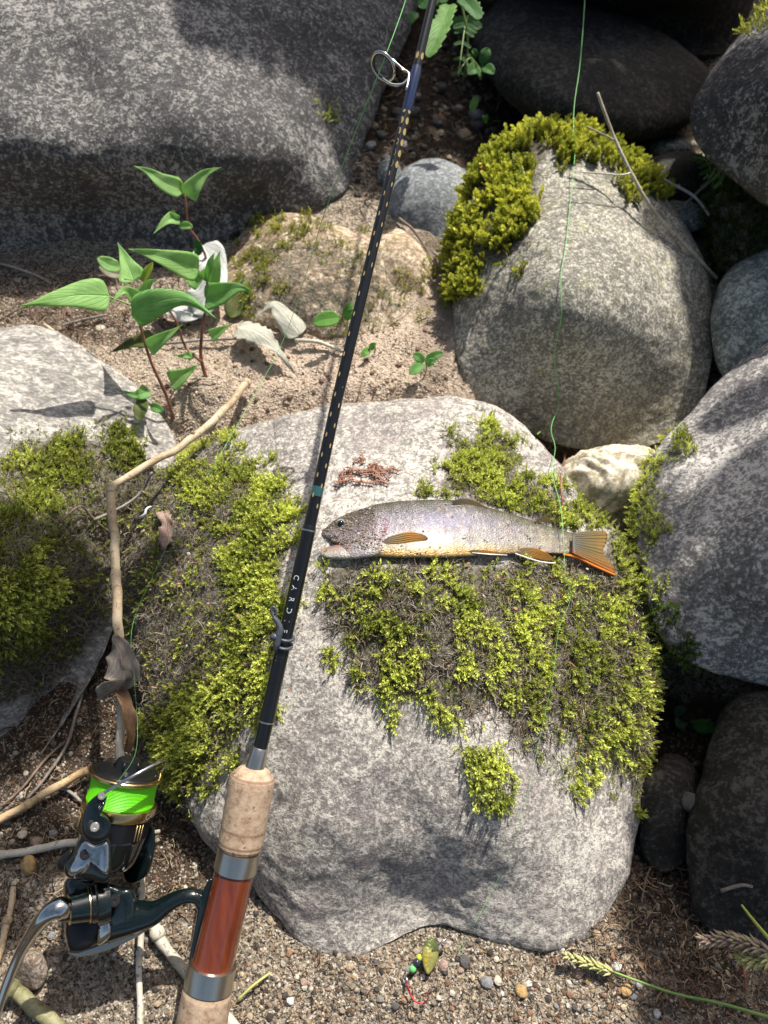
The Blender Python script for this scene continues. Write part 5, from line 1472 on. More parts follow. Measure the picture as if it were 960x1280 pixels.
fern('fern', (893, 245), (866, 196), 7, .013, M_leafx, 'little fern under the dark overhanging boulder at the right', .675, .66)
fern('fern', (905, 250), (880, 222), 5, .010, M_leafd, 'second little fern, lower, beside the moss at the right', .665, .65)
sprout(600, 100, [(600, 84, 584, 92, 8), (602, 80, 611, 60, 7), (604, 84, 618, 92, 7), (596, 72, 590, 62, 4)], 'clump of oval dark green leaves at the foot of the shaded boulder', .02, M_leafx, q(600, 100, .72))
sprout(590, 138, [(589, 138, 597, 121, 5)], 'single narrow green leaf in the dark soil above the yellow moss', .003, M_leafn, q(590, 138, .72))
sprout(610, 155, [(607, 153, 606, 144, 4)], 'tiny bluish sprout close above the yellow moss', .003, M_leafx, q(607, 154, .72))
sprout(478, 98, [(520, 15, 512, 30, 6)], 'faint dark leaf behind the rod at the top', .003, M_leafx, q(522, 22, .70))

# grass heads reaching in from the right
def spike(name, stalk, head, n, gl, matg, label, r=.0011, shag=.5):
    p = plant(name, stalk[0], label, 'grass stem')
    P = catmull([tuple(a) for a in stalk], 8)
    tube('stem', P, np.linspace(r, r * .6, len(P)), M_stemgr, p, 8)
    Hh = catmull([tuple(a) for a in head], 10); T, N, B = frames(Hh)
    parts = []
    rr = random.Random(n)
    for i in range(n):
        k = int((i / n) * (len(Hh) - 1)); a = i * 2.4
        c = Hh[k]; rad = N[k] * math.cos(a) + B[k] * math.sin(a)
        d = T[k] + rad * shag * rr.uniform(.6, 1.2); d /= np.linalg.norm(d)
        L = gl * rr.uniform(.8, 1.2) * (1 - .5 * (i / n) ** 3)
        v, f = tube_vf([c, c + rad * .0008 + d * L * .35, c + rad * .0008 + d * L * .75, c + rad * .0012 + d * L * 1.15], [.0003, .00095, .0007, .00008], 6, False)
        parts.append((v, f))
    for (v, f) in parts[:0]: pass
    v, f = merge(parts)
    o = link('seed_head', mesh_from('seed_head', v, f), matg, p)
    return p
s = NT('grass_stem'); s.set(Base_Color=s.ramp(s.noise(s.co(), 60, 3), [(.35, (.10, .22, .04)), (.7, (.26, .34, .08))]), Roughness=.5); M_stemgr = s.m
s = NT('seed_green'); s.set(Base_Color=s.ramp(s.noise(s.co(), 260, 4), [(.35, (.20, .24, .06)), (.5, (.42, .42, .16)), (.65, (.50, .42, .24))]), Roughness=.6); M_seed = s.m
s = NT('seed_purple'); s.set(Base_Color=s.ramp(s.noise(s.co(), 200, 4), [(.35, (.16, .10, .08)), (.5, (.32, .23, .18)), (.65, (.34, .36, .12))]), Roughness=.6); M_seedp = s.m
spike('grass_seed_head', [q(1000, 1283, .40), q(960, 1271, .405), q(900, 1254, .413), q(840, 1241, .42), q(764, 1214, .43)], [q(766, 1215, .43), q(740, 1206, .431), q(706, 1194, .432)], 60, .0045, M_seed, 'pale green grass spike lying over the gravel at the lower right')
spike('grass_seed_head', [q(1010, 1204, .38), q(985, 1198, .382), q(955, 1190, .385)], [q(962, 1190, .385), q(935, 1180, .387), q(905, 1175, .389), q(876, 1177, .39)], 90, .006, M_seedp, 'brownish pink grass head sticking in at the right edge', .0015, .7)
spike('grass_seed_head', [q(1010, 1215, .385), q(985, 1200, .386), q(960, 1190, .387)], [q(965, 1196, .386), q(945, 1199, .387), q(925, 1198, .388)], 40, .006, M_seed, 'short green grass head just under the brownish pink one', .0014, .7)
st_ = plant('arching_grass', q(965, 1180, .40), 'yellow green grass blade crossing the right edge above the seed heads', 'grass stem')
stem(st_, [q(985, 1200, .40), q(960, 1172, .402), q(940, 1148, .404), q(927, 1131, .406)], .0013, .0005, simple('yellow_blade', (.42, .45, .08), .5))

# ------------------------------------------------------------------ dry stems, sticks and dead leaves
def mat_straw(name, a, b, c):
    s = NT(name); co = s.co()
    n = s.noise(s.map(co, (1, 1, 1)), 45, 5, .6); f = s.noise(co, 700, 3, .7)
    col = s.ramp(s.math('ADD', s.math('MULTIPLY', n, .7), s.math('MULTIPLY', f, .3)), [(.38, a), (.5, b), (.62, c)])
    sp = s.ramp(s.noise(co, 380, 2, .5), [(.62, 0), (.68, 1)])
    s.set(Base_Color=s.mix(s.math('MULTIPLY', sp, .6), col, (.10, .07, .04)), Roughness=.65, Normal=s.bump(f, .0004, .7)); return s.m
M_straw = mat_straw('straw_tan', (.30, .21, .12), (.46, .35, .22), (.58, .48, .34))
M_strawp = mat_straw('straw_pale', (.34, .30, .23), (.48, .44, .35), (.62, .58, .49))
M_strawo = mat_straw('straw_orange', (.40, .26, .12), (.56, .40, .22), (.66, .52, .34))
M_twig = mat_straw('twig_brown', (.06, .04, .03), (.13, .09, .065), (.24, .18, .13))
M_twigg = mat_straw('twig_grey', (.14, .12, .10), (.25, .22, .19), (.38, .35, .31))
M_strawf = mat_straw('straw_faded', (.22, .19, .13), (.34, .30, .22), (.48, .44, .34))
M_redtwig = mat_straw('twig_red', (.14, .04, .02), (.3, .1, .04), (.4, .18, .08))
def stick(name, pts, r, mat, label, cat='twig', nodes=(), group=None, taper=.8, seed=0, hollow=False, parent=None):
    P = catmull([tuple(p) for p in pts], 8)
    k_ = max(2, int(np.linalg.norm(np.diff(P, axis=0), axis=1).sum() / .0035)); t_ = np.linspace(0, 1, len(P)); t2 = np.linspace(0, 1, min(k_, 120) + 2)
    P = np.stack([np.interp(t2, t_, P[:, c]) for c in range(3)], 1)
    P = P + np.stack([fbm(P * 55 + 9 * c, 2, 60 + c) for c in range(3)], 1) * r * .55
    n = len(P); R = np.linspace(r, r * taper, n) * (1 + .22 * fbm(P * 130, 3, 71))
    o = tube(name, P, R, mat, parent, 12 if r > .0015 else 8)
    if parent is None:
        tag(o, label, cat, group); recentre(o, P[0])
    for t in nodes:
        i = int(t * (n - 1)); c = Vector(P[i]); d = Vector(P[min(i + 1, n - 1)] - P[max(i - 1, 0)]).normalized()
        tube('node', [(c - d * r * .9)[:], (c - d * r * .3)[:], (c + d * r * .3)[:], (c + d * r * .9)[:]], [r * .95, r * 1.22, r * 1.2, r * .95], mat, o, 12)
    return o
# the long reed that is broken at a right angle
reed = empty('broken_reed', q(152, 945, .445), 'long dry reed snapped at an angle, lying down between the left rock and middle boulder', 'reed')
stick('upper_stalk', [G(314, 490, .01), q(262, 530, .555), q(200, 572, .525), q(137, 609, .497)], .0030, M_straw, None, parent=reed, nodes=(.03,))
stick('lower_stalk', [q(138, 610, .497), q(143, 680, .488), q(147, 740, .477), q(148, 800, .465)], .0030, M_straw, None, parent=reed, taper=1.05, nodes=(.02,))
stick('lower_stalk', [q(149, 800, .466), q(152, 870, .46), q(151, 930, .452), q(151, 955, .45)], .0030, M_strawp, None, parent=reed, taper=.8)
ball('fold', q(138, 611, .4965), .0034, M_straw, reed, (1, 1, .8))
M_dead = mat_leaf('dead_leaf_grey', (.20, .165, .13), (.34, .29, .24), .12, .7, .8)
M_deadb = mat_leaf('dead_leaf_brown', (.15, .085, .04), (.30, .18, .10), .15, .6, .8)
wl = empty('withered_leaf', q(148, 800, .462), 'crumpled grey brown dead leaf hanging on the reed above the reel', 'dead leaf')
leaf('blade', [q(140, 797, .463), q(150, 815, .452), q(156, 845, .448), q(150, 858, .45), q(122, 872, .456)], mm(16, .455), M_dead, wl, 'ragged', (.3, -.7, .8), -.5, .35, 0, 40, twist=1.0, seed=4, asym=.25)
leaf('blade', [q(147, 800, .463), q(160, 822, .453), q(166, 842, .452), q(150, 862, .456)], mm(10, .455), M_dead, wl, 'ragged', (.6, -.7, .5), .6, .3, 0, 30, twist=-.8, seed=9)
leaf('blade', [q(150, 862, .456), q(158, 885, .45), q(161, 912, .45), q(158, 940, .452)], mm(9, .455), M_deadb, wl, 'ragged', (.5, -.7, .5), .7, .3, 0, 34, twist=.6, seed=5, label=None) if False else \
    leaf('blade', [q(150, 862, .456), q(158, 885, .45), q(161, 912, .45), q(158, 940, .452)], mm(9, .455), M_deadb, wl, 'ragged', (.5, -.7, .5), .7, .3, 0, 34, twist=.6, seed=5)
def hc(x, y, l=.002, keys=('centre', 'left', 'back', 'right', 'sunny')):
    """nearest surface seen at a pixel, rocks or ground"""
    best = G(x, y); bd = (best - Vector(C0)).length; nn = Vector((0, 0, 1))
    for k in keys:
        h, n = hit(k, x, y)
        if h is not None and (h - Vector(C0)).length < bd: best, bd, nn = h, (h - Vector(C0)).length, n
    return best + nn * l
stick('twig', [hc(112, 652, .006), hc(140, 632, .010), hc(170, 618, .010), hc(201, 603, .012)], .0011, M_twigg, 'thin grey twig crossing behind the bend of the snapped reed')
stick('twig', [hc(70, 660, .006), hc(95, 640, .008), hc(112, 652, .006), hc(130, 665, .006)], .0009, M_twig, 'crooked brown twig in the peat left of the snapped reed')
stick('dry_straw', [G(-30, 1046, .006), G(30, 1016, .008), G(75, 990, .009), G(116, 970, .010)], .0026, M_strawo, 'orange tan straw stem coming in from the left edge behind the reel', 'straw', nodes=(.42,), taper=1)
stick('dry_straw', [G(-30, 1075, .004), G(30, 1069, .005), G(80, 1060, .006), G(100, 1057, .006)], .0025, M_strawp, 'pale straw stem from the left edge ending behind the reel', 'straw', nodes=(.2,), taper=.9)
stick('dry_straw', [G(179, 1300, .004), G(181, 1200, .012), G(185, 1100, .013), G(189, 1020, .010)], .0019, M_strawp, 'thin upright pale straw right of the reel, running to the bottom edge', 'straw', nodes=(.35, .62), taper=.7)
stick('dry_straw', [G(168, 1052, .012), G(190, 1050, .013), G(206, 1047, .012)], .0015, M_strawp, 'short straw bit sticking out right of the spool', 'straw', taper=.8)
stick('dry_straw', [G(186, 1148, .006), G(205, 1180, .006), G(240, 1222, .005), G(300, 1292, .004)], .0036, M_strawp, 'thick jointed straw running under the reel stem towards the rear grip', 'straw', nodes=(.28,), taper=.75)
stick('dry_straw', [G(-4, 1215, .004), G(8, 1175, .005), G(17, 1140, .005), G(21, 1112, .005)], .0024, M_straw, 'curved tan straw left of the reel crank', 'straw', nodes=(.6,), taper=.7)
stick('dry_straw', [G(22, 1238, .008), G(45, 1258, .006), G(95, 1300, .005)], .0042, mat_straw('straw_olive', (.10, .10, .04), (.2, .19, .09), (.3, .28, .16)), 'stout olive brown stalk at the bottom left corner', 'straw', nodes=(.05,), taper=.9)
stick('twig', [hc(106, 866, .003), G(95, 900, .004), G(84, 935, .004), G(60, 975, .004), G(36, 1000, .003)], .0013, M_twigg, 'grey twig lying in the soil under the left rock')
stick('twig', [G(84, 930, .004), G(60, 950, .003), G(30, 985, .003), G(4, 1010, .003)], .0010, M_twig, 'thin dark twig alongside the grey one, left of the spool')
stick('twig', [G(150, 1000, .003), G(130, 1030, .004), G(98, 1000, .004), G(78, 985, .004)], .0012, M_twigg, 'twig piece behind the reel spool, to its left')
stick('twig', [G(22, 1245, .003), G(30, 1222, .005), G(37, 1205, .006)], .0006, M_redtwig, 'tiny red brown needle by the brown stone')
stick('twig', [G(0, 333, .004), G(28, 344, .006), G(50, 352, .006), G(66, 361, .004)], .0012, M_twigg, 'pale bare twig at the left edge below the huge boulder')
stick('twig', [G(58, 411, .004), G(74, 424, .005), G(90, 438, .004)], .0015, M_straw, 'short straw splinter on the soil above the left rock')
stick('twig', [G(78, 412, .004), G(110, 405, .005), G(136, 400, .004)], .0012, M_twigg, 'bent grey twig under the long pointed leaf')
stick('twig', [G(0, 405, .003), G(22, 392, .004), G(44, 381, .003)], .0008, M_twig, 'thin brown twig near the left edge on the soil')
stick('twig', [G(206, 434, .004), G(255, 431, .006), G(300, 429, .005)], .0013, M_twigg, 'pale twig leading right from the seedling stems to the dead leaves')
stick('twig', [G(370, 432, .006), G(395, 434, .006), G(418, 440, .005), G(438, 447, .004)], .0017, M_strawp, 'whitish stick end between the dead leaves and the rod')
stick('twig', [G(238, 478, .003), G(255, 478, .004), G(272, 478, .003)], .0007, M_strawp, 'short pale splinter at the foot of the second seedling')
stick('twig', [G(455, 470, .003), G(448, 500, .003), G(440, 512, .003)], .0005, M_twig, 'hair thin stalk on the sand just right of the rod')
stick('twig', [hc(497, 276, .004), hc(515, 295, .006), hc(530, 315, .006), hc(546, 342, .004)], .0013, M_twig, 'dark red brown twig slanting between the tan slab and the blue grey stone')
stick('twig', [hc(541, 320, .004), hc(550, 328, .006), hc(558, 336, .004)], .0012, M_twigg, 'short pale splinter beside the dark red brown twig')
# forked stick leaning on the moss capped boulder
fs_ = empty('forked_stick', hc(895, 345, .003), 'dry forked stick leaning on the right side of the moss capped boulder', 'stick')
stick('main_stem', [q(747, 116, .60), q(765, 165, .605), q(788, 215, .607), q(806, 246, .61), q(835, 285, .615), q(868, 318, .625), q(896, 348, .64)], .0012, M_strawf, None, parent=fs_, taper=1.2, nodes=(.55,))
stick('side_branch', [q(769, 176, .606), q(752, 167, .602), q(734, 158, .598)], .0009, M_strawf, None, parent=fs_, taper=.8)
stick('side_branch', [q(788, 216, .607), q(775, 219, .602), q(752, 217, .598), q(725, 215, .594)], .0008, M_strawp, None, parent=fs_, taper=.7)
stick('bent_straw', [q(829, 224, .655), q(852, 236, .655), q(866, 244, .655), q(876, 254, .655), q(886, 270, .655)], .0013, mat_straw('straw_blue_white', (.26, .25, .23), (.36, .35, .33), (.48, .47, .45)), 'whitish bent straw in the shade under the overhanging boulder', 'straw')
stick('twig', [q(854, 256, .665), q(872, 240, .665), q(890, 224, .665)], .0015, M_twigg, 'grey twig crossing behind the whitish bent straw')
stick('twig', [hc(700, 640, .004), hc(698, 600, .004), hc(706, 572, .004)], .0006, M_redtwig, 'thin rusty stalk in the dark gap left of the cream stone')
stick('twig', [hc(668, 548, .004), hc(678, 538, .006), hc(692, 532, .004)], .0007, M_stemg, 'thin greenish stalk behind the middle boulder, by the hanging line')
stick('twig', [G(800, 1130, .004), G(805, 1100, .004), G(815, 1080, .004)], .0008, M_twig, 'dark twig in the shaded gravel right of the middle boulder')
stick('fallen_grass', [G(832, 1010, .02), G(846, 1022, .022), G(858, 1042, .02)], .0009, M_stemg, 'short green grass blade on the dark stone in the hollow', 'grass stem')
stick('twig', [G(880, 1128, .03), G(900, 1125, .035), G(915, 1126, .035)], .0011, M_twigg, 'short tan twig lying on the dark boulder at the lower right')
stick('fallen_grass', [G(298, 1252, .004), G(318, 1235, .006), G(338, 1218, .004)], .0008, simple('straw_lime', (.45, .45, .14), .6), 'yellow green grass bit on the sand right of the rear grip', 'grass stem')
stick('twig', [G(845, 1275, .003), G(830, 1245, .004), G(805, 1220, .004), G(790, 1195, .003)], .0007, M_twig, 'dark root thread across the lower right gravel')
stick('twig', [G(930, 1240, .003), G(925, 1215, .005), G(920, 1200, .006)], .0008, M_redtwig, 'red brown bud stalk near the lower right corner')

M_pale = mat_leaf('dead_leaf_pale', (.44, .43, .35), (.58, .57, .48), .25, .7, .7)
M_white = mat_leaf('dead_leaf_white', (.50, .51, .48), (.66, .67, .63), .2, .6, .7)
def dleaf(pts, w, mat, label, shape='ragged', face=SUNF, lift=.006, **k):
    P = [G(x, y, z) for x, y, z in pts]
    d = float((np.array(P[0]) - C0) @ FW)
    o = leaf('dead_leaf', P, mm(w, d), mat, None, shape, face, **k)
    tag(o, label, 'dead leaf'); recentre(o, P[0]); return o
dleaf([(300, 424, .012), (325, 438, .018), (348, 452, .014), (368, 471, .004)], 22, M_pale, 'large pale dead leaf on the sand left of the rod, the lower one', shape='knot', fold=-.25, wave=.12, seed=3, nseg=30, serr=7)
dleaf([(376, 426, .006), (358, 416, .018), (342, 407, .02), (322, 412, .012)], 17, M_pale, 'pale dead leaf behind the lower one, against the low tan rock', shape='knot', fold=-.3, wave=.12, seed=4, nseg=30)
dleaf([(262, 345, .03), (272, 370, .028), (262, 392, .018), (245, 405, .010)], 22, M_white, 'white dead leaf standing behind the second seedling', fold=.3, wave=.2, seed=5, nseg=30)
dleaf([(196, 398, .010), (215, 404, .014), (236, 406, .012), (256, 404, .008)], 12, M_white, 'whitish curled leaf flat on the soil behind the seedling stems', fold=-.3, wave=.3, seed=6)
dleaf([(318, 368, .016), (308, 380, .014), (296, 392, .008), (288, 402, .004)], 13, M_leafo, 'dark olive dead leaf under the right leaf of the second seedling', fold=.1, wave=.1, seed=7)
dleaf([(84, 452, .006), (108, 468, .010), (132, 480, .010), (160, 488, .006)], 12, mat_leaf('dead_leaf_red', (.20, .07, .05), (.34, .16, .13), .1, .5, .6), 'dull red dead leaf on the soil above the left rock', fold=-.2, wave=.15, seed=8)
for (ps, lab) in (([(208, 640), (214, 660), (208, 690)], 'brown crumbled leaf on the mossy left shoulder of the middle boulder'),):
    P = [hc(x, y, .004) for x, y in ps]; o = leaf('dead_leaf', P, mm(11, .5), mat_leaf('dead_leaf_pinkbrown', (.22, .15, .12), (.38, .27, .22), .1, .5, .8), None, 'ragged', (0, -.5, .9), .3, .4, 4, 30, seed=3); tag(o, lab, 'dead leaf'); recentre(o, P[0])
P = [hc(643, 200, .008, ('back',)), hc(648, 222, .009, ('back',)), hc(655, 243, .009, ('back',)), hc(664, 266, .004, ('back',))]
o = leaf('dead_leaf', P, mm(6, .6), mat_leaf('leaf_yellowish', (.34, .38, .12), (.50, .52, .24), .4, .6), None, 'lance', (-.2, -.8, .6), .3, .1, 0, 20); tag(o, 'narrow yellow green leaf lying on the moss of the capped boulder', 'leaf'); recentre(o, P[0])
P = [hc(606, 219, .009, ('back',)), hc(612, 217, .010, ('back',)), hc(620, 215, .008, ('back',))]
o = leaf('dead_leaf', P, mm(3.5, .6), mat_leaf('leaf_orange', (.60, .25, .02), (.75, .4, .05), .4, .4), None, 'oval', (0, -.8, .6), .2, .1, 0, 14); tag(o, 'tiny orange leaf scrap on the moss of the capped boulder', 'leaf'); recentre(o, P[0])
P = [hc(806, 700, .012), hc(803, 730, .012), hc(806, 765, .01), hc(810, 782, .006)]
o = leaf('dead_leaf', P, mm(4, .5), mat_leaf('leaf_strip', (.16, .12, .10), (.30, .25, .21), .1, .4, .8), None, 'lance', (-.5, -.8, .4), .5, .2, 0, 20, twist=1); tag(o, 'dark curled leaf strip hanging between the middle and right boulders', 'leaf'); recentre(o, P[0])
stick('white_curl', [hc(182, 650, .006), hc(190, 648, .009), hc(195, 643, .009), hc(194, 637, .006)], .0011, simple('bone_white', (.72, .74, .76), .5), 'small white curved scrap on the peat right of the snapped reed', 'plant scrap', taper=.6)
# reddish dry sprig on the bare top of the middle boulder
rs = np.random.RandomState(3); parts = []
for br in range(26):
    x, y = 418 + rs.rand() * 66, 606 - rs.rand() * 34 * (.4 + .6 * rs.rand())
    p = hc(x, y, .0015, ('centre',)); d = Vector((rs.randn(), rs.randn() * .6, 0)).normalized()
    P = [p[:]]
    for i in range(5):
        p = p + d * .0022 + Vector((0, 0, .0003)); P.append(p[:]); d = (d + Vector((rs.randn(), rs.randn(), 0)) * .5).normalized()
        for sg in (-1, 1):
            e = p + Vector((-d.y, d.x, .25)) * sg * .0018
            parts.append(tube_vf([p[:], e[:]], [.0004, .0003], 4, False))
    parts.append(tube_vf(P, .0006, 5, False))
v, f = merge(parts)
o = link('dry_sprig', mesh_from('dry_sprig', v, f), M_redsp if 'M_redsp' in globals() else simple('rusty_sprig', (.30, .15, .10), .85)); tag(o, 'rusty brown dried cedar sprig on the bare top of the middle boulder', 'dry sprig'); recentre(o, hc(450, 590, 0, ('centre',)))

# ------------------------------------------------------------------ pebbles
def pebble_mesh(seed):
    r = np.random.RandomState(seed); v, f = ico(3)
    s3 = np.array([1, r.uniform(.7, .95), r.uniform(.5, .75)])
    d = 1 + .16 * fbm(v * 1.3 + seed, 2, seed) + .05 * fbm(v * 5, 2, seed)
    return mesh_from('pebble', v * d[:, None] * s3 * .5, f)
PEB = [pebble_mesh(i) for i in range(5)]
def mat_peb(name, c, rough=.6):
    s = NT(name); n = s.noise(s.co(), 3.5, 5, .7)
    s.set(Base_Color=s.mix(s.ramp(n, [(.35, 0), (.65, 1)]), tuple(q * .6 for q in c), tuple(min(.85, q * 1.25) for q in c)), Roughness=rough, Normal=s.bump(n, .03, .4)); return s.m
PM = dict(white=mat_peb('pebble_white', (.58, .57, .54)), grey=mat_peb('pebble_grey', (.24, .24, .24)), orange=mat_peb('pebble_orange', (.46, .30, .12)), tan=mat_peb('pebble_tan', (.42, .32, .21)), pink=mat_peb('pebble_pink', (.36, .25, .20)), dark=mat_peb('pebble_dark', (.09, .085, .08)), cream=mat_peb('pebble_cream', (.62, .55, .42)))
def pebble(px, py, w, mat, label=None, group=None, k=0, pos=None):
    me = PEB[k % 5].copy(); me.materials.clear(); me.materials.append(PM[mat])
    o = bpy.data.objects.new('pebble', me); COL.objects.link(o)
    p = pos or G(px, py); d = float((np.array(p) - C0) @ FW); sz = w * d / FPX
    o.location = p + Vector((0, 0, sz * .15)); o.scale = (sz,) * 3; o.rotation_euler = (random.uniform(-.3, .3), random.uniform(-.3, .3), random.uniform(0, 6))
    return tag(o, label, 'pebble', group)
for i, a in enumerate([(782, 1238, 17, 'orange', 'smooth yellow orange pebble in the gravel at the lower right'), (798, 1231, 12, 'white', 'round white pebble just right of the yellow orange one'), (771, 1208, 14, 'white', 'greyish white pebble right below the tip of the grass spike'),
        (722, 1218, 13, 'pink', 'pinkish pebble left of the grass spike'), (792, 1244, 12, 'grey', 'grey pebble touching the yellow orange one'), (651, 1240, 17, 'orange', 'pale orange pebble on the sand below the middle boulder'),
        (608, 1228, 17, 'grey', 'light grey angular pebble in front of the middle boulder, by its shadow edge'), (622, 1226, 12, 'cream', 'small cream pebble right of the light grey angular one'), (36, 1082, 24, 'orange', 'ochre pebble left of the reel'), (28, 1043, 12, 'cream', 'white and cream shell like pebble above the ochre one'),
        (46, 1052, 15, 'pink', 'pinkish tan pebble above the ochre one'), (554, 1208, 15, 'pink', 'pink pebble right of the lure blade'), (581, 1202, 17, 'dark', 'dark pebble in the shade right of the lure'), (602, 1222, 11, 'tan', 'tan pebble left of the light grey angular one'), (126, 382 + 30, 13, 'cream', 'small cream pebble in front of the long pointed leaf'),
        (745, 1168, 13, 'tan', 'tan pebble at the lower right corner of the middle boulder'), (862, 1004, 30, 'dark', 'round brown grey pebble on the sunk dark stone')]):
    pos = None
    if a[0] == 862: pos = hc(862, 1004, 0, ('hollow', 'lowright'))
    pebble(a[0], a[1], a[2], a[3], a[4], None, i, pos)
rs = np.random.RandomState(8)
cnt = 0
while cnt < 44:
    x, y = rs.uniform(0, 940), rs.uniform(1010, 1275)
    if sdist(np.array([x]), np.array([y]), [(-20, 1000), (140, 950), (260, 1080), (400, 1195), (740, 1185), (800, 1130), (960, 1220), (960, 1280), (-20, 1280)])[0] < 0: continue
    pebble(x, y, rs.uniform(7, 11.5), rs.choice(['white', 'grey', 'tan', 'pink', 'dark', 'cream', 'grey', 'tan']), 'small pebble loose among the sand and gravel in the foreground', 'small pebbles in the foreground gravel', cnt); cnt += 1
cnt = 0
while cnt < 26:
    x, y = rs.uniform(440, 600), rs.uniform(90, 260)
    if sdist(np.array([x]), np.array([y]), [(470, 120), (600, 100), (600, 190), (540, 195), (490, 240), (440, 255)])[0] < 0: continue
    pebble(x, y, rs.uniform(8, 22), rs.choice(['dark', 'grey', 'tan', 'dark']), 'stone on the shaded soil right of the huge dark boulder', 'stones on the shaded soil at the top', cnt); cnt += 1

# ------------------------------------------------------------------ lure and fishing lines
M_lineg = NT('green_line').set(Base_Color=(.16, .50, .13), Roughness=.4).m
lure = empty('spinner_lure', G(528, 1200), 'small gold spinner lure with a red hook on the gravel below the middle boulder', 'fishing lure')
def LP(x, y, up): return q(x, y, Gd(x, y) - up)
xs_, n = [], 24
vs, fs, cc = [], [], []
ca, cb = LP(541, 1173, .012), LP(535, 1218, .006)
ax = (cb - ca); L = ax.length; axn = ax.normalized(); tocam_ = (Vector(C0) - ca).normalized(); sd1 = axn.cross(tocam_).normalized(); sd1 = (sd1 * .85 + tocam_ * .3).normalized(); nn_ = sd1.cross(axn)
for i in range(21):
    t = i / 20; w = math.sin(math.pi * min(.985, max(.015, t)) ** .8) ** .7 * .0052
    for j in range(11):
        u = j / 5 - 1
        vs.append((ca + ax * t + sd1 * u * w - nn_ * (u * u * w * .35 + (.5 - abs(t - .5)) * -.002))[:]); cc.append((t, u))
fs = [(i * 11 + j, i * 11 + j + 1, (i + 1) * 11 + j + 1, (i + 1) * 11 + j) for i in range(20) for j in range(10)]
me = mesh_from('blade', vs, fs)
col = []
rr_ = np.random.RandomState(2); spots = [(.62, .5), (.75, .45), (.86, .3), (.5, .55)]
for t, u in cc:
    c = np.array([.42, .40, .12]) if t > .25 else np.array([.16, .20, .06])
    for a, b in spots:
        if ((t - a) / .05) ** 2 + ((u - b) / .22) ** 2 < 1: c = np.array([.85, .55, .02])
    col.append(c)
attr_color(me, 'col', np.array(col)); s = NT('lure_gold'); s.set(Base_Color=s.attr('col', 'Color'), Metallic=.55, Roughness=.24, Normal=s.bump(s.vor(s.co(), 600), .0004, .5))
bl = link('blade', me, s.m, lure); so_ = bl.modifiers.new('thickness', 'SOLIDIFY'); so_.thickness = .0005
tube('wire_shaft', [LP(563, 1169, .012)[:], LP(552, 1178, .013)[:], LP(541, 1187, .011)[:]], .0006, M_wire, lure, 8)
tube('wire_shaft', [LP(527, 1195, .008)[:], LP(516, 1210, .005)[:], LP(508, 1219, .003)[:]], .0004, M_wire, lure, 8)
ball('bead', LP(524, 1197, .008), .0019, simple('bead_yellow', (.45, .50, .05), .3), lure)
ball('bead', LP(521, 1203, .007), .0022, simple('bead_dark', (.03, .03, .05), .15), lure)
ball('bead', LP(516, 1211, .005), .0021, simple('bead_green', (.14, .50, .16), .3), lure)
hk = catmull([LP(507, 1218, .005)[:], LP(509, 1230, .005)[:], LP(513, 1243, .005)[:], LP(520, 1252, .005)[:], LP(530, 1254, .006)[:], LP(535, 1248, .008)[:], LP(533, 1240, .009)[:]], 6)
tube('hook', hk, np.linspace(.0006, .0003, len(hk)), simple('red_hook', (.35, .02, .03), .3, .5), lure, 8)
tube('hook_eye', [LP(506, 1216, .005)[:], LP(510, 1230, .005)[:]], .0008, M_wire, lure, 8)

def hang(pts):
    P = []
    for x, y, z in pts:
        P.append((q(x, y, z) if z > 0 else hc(x, y, -z))[:])
    return catmull(P, 8)
c1 = hang([(520, -60, .427), (507, 0, .427), (478, 80, .4235), (452, 145, .44), (425, 215, .47), (402, 277, .50), (385, 335, .52), (352, 430, .54), (300, 525, .52), (262, 590, .50), (240, 640, -.012), (215, 700, -.012), (185, 780, -.012), (168, 850, .44), (172, 910, .42), (166, 950, .405), (134, 992, .384)])
o = link('fishing_line', None) if False else None
v, f = tube_vf(c1, np.interp(np.arange(len(c1)), [0, 40, 80, 130], [.00034, .00026, .00010, .00005]), 6)
o = link('fishing_line', mesh_from('fishing_line', v, f), M_lineg); tag(o, 'thin green line passing through the ring guide and down left to the reel', 'fishing line'); recentre(o, c1[0])
c2 = hang([(733, -60, .66), (731, 0, .655), (725, 80, .64), (718, 130, .63), (717, 170, .62), (716, 200, -.012), (712, 250, -.004), (706, 310, -.003), (702, 350, -.003), (702, 395, -.003), (694, 440, -.003), (697, 470, -.003), (698, 500, -.004), (689, 535, .56), (694, 560, .545), (690, 590, .52), (688, 640, -.010), (692, 690, -.012), (698, 725, -.009), (702, 750, -.009), (688, 790, -.009), (680, 850, -.009), (672, 890, -.006), (664, 960, -.002), (645, 1040, -.002), (620, 1100, -.002), (596, 1150, .425), (590, 1165, .43), (580, 1178, -.006), (573, 1188, -.005), (575, 1193, -.004), (579, 1190, -.005), (577, 1184, -.006)])
v, f = tube_vf(c2, np.interp(np.arange(len(c2)), [0, 130, 145, 300], [.00032, .00024, .00009, .00010]), 6)
o = link('fishing_line', mesh_from('fishing_line', v, f), M_lineg); tag(o, 'green line hanging over the moss capped boulder, ending in a curl by the lure', 'fishing line'); recentre(o, c2[0])

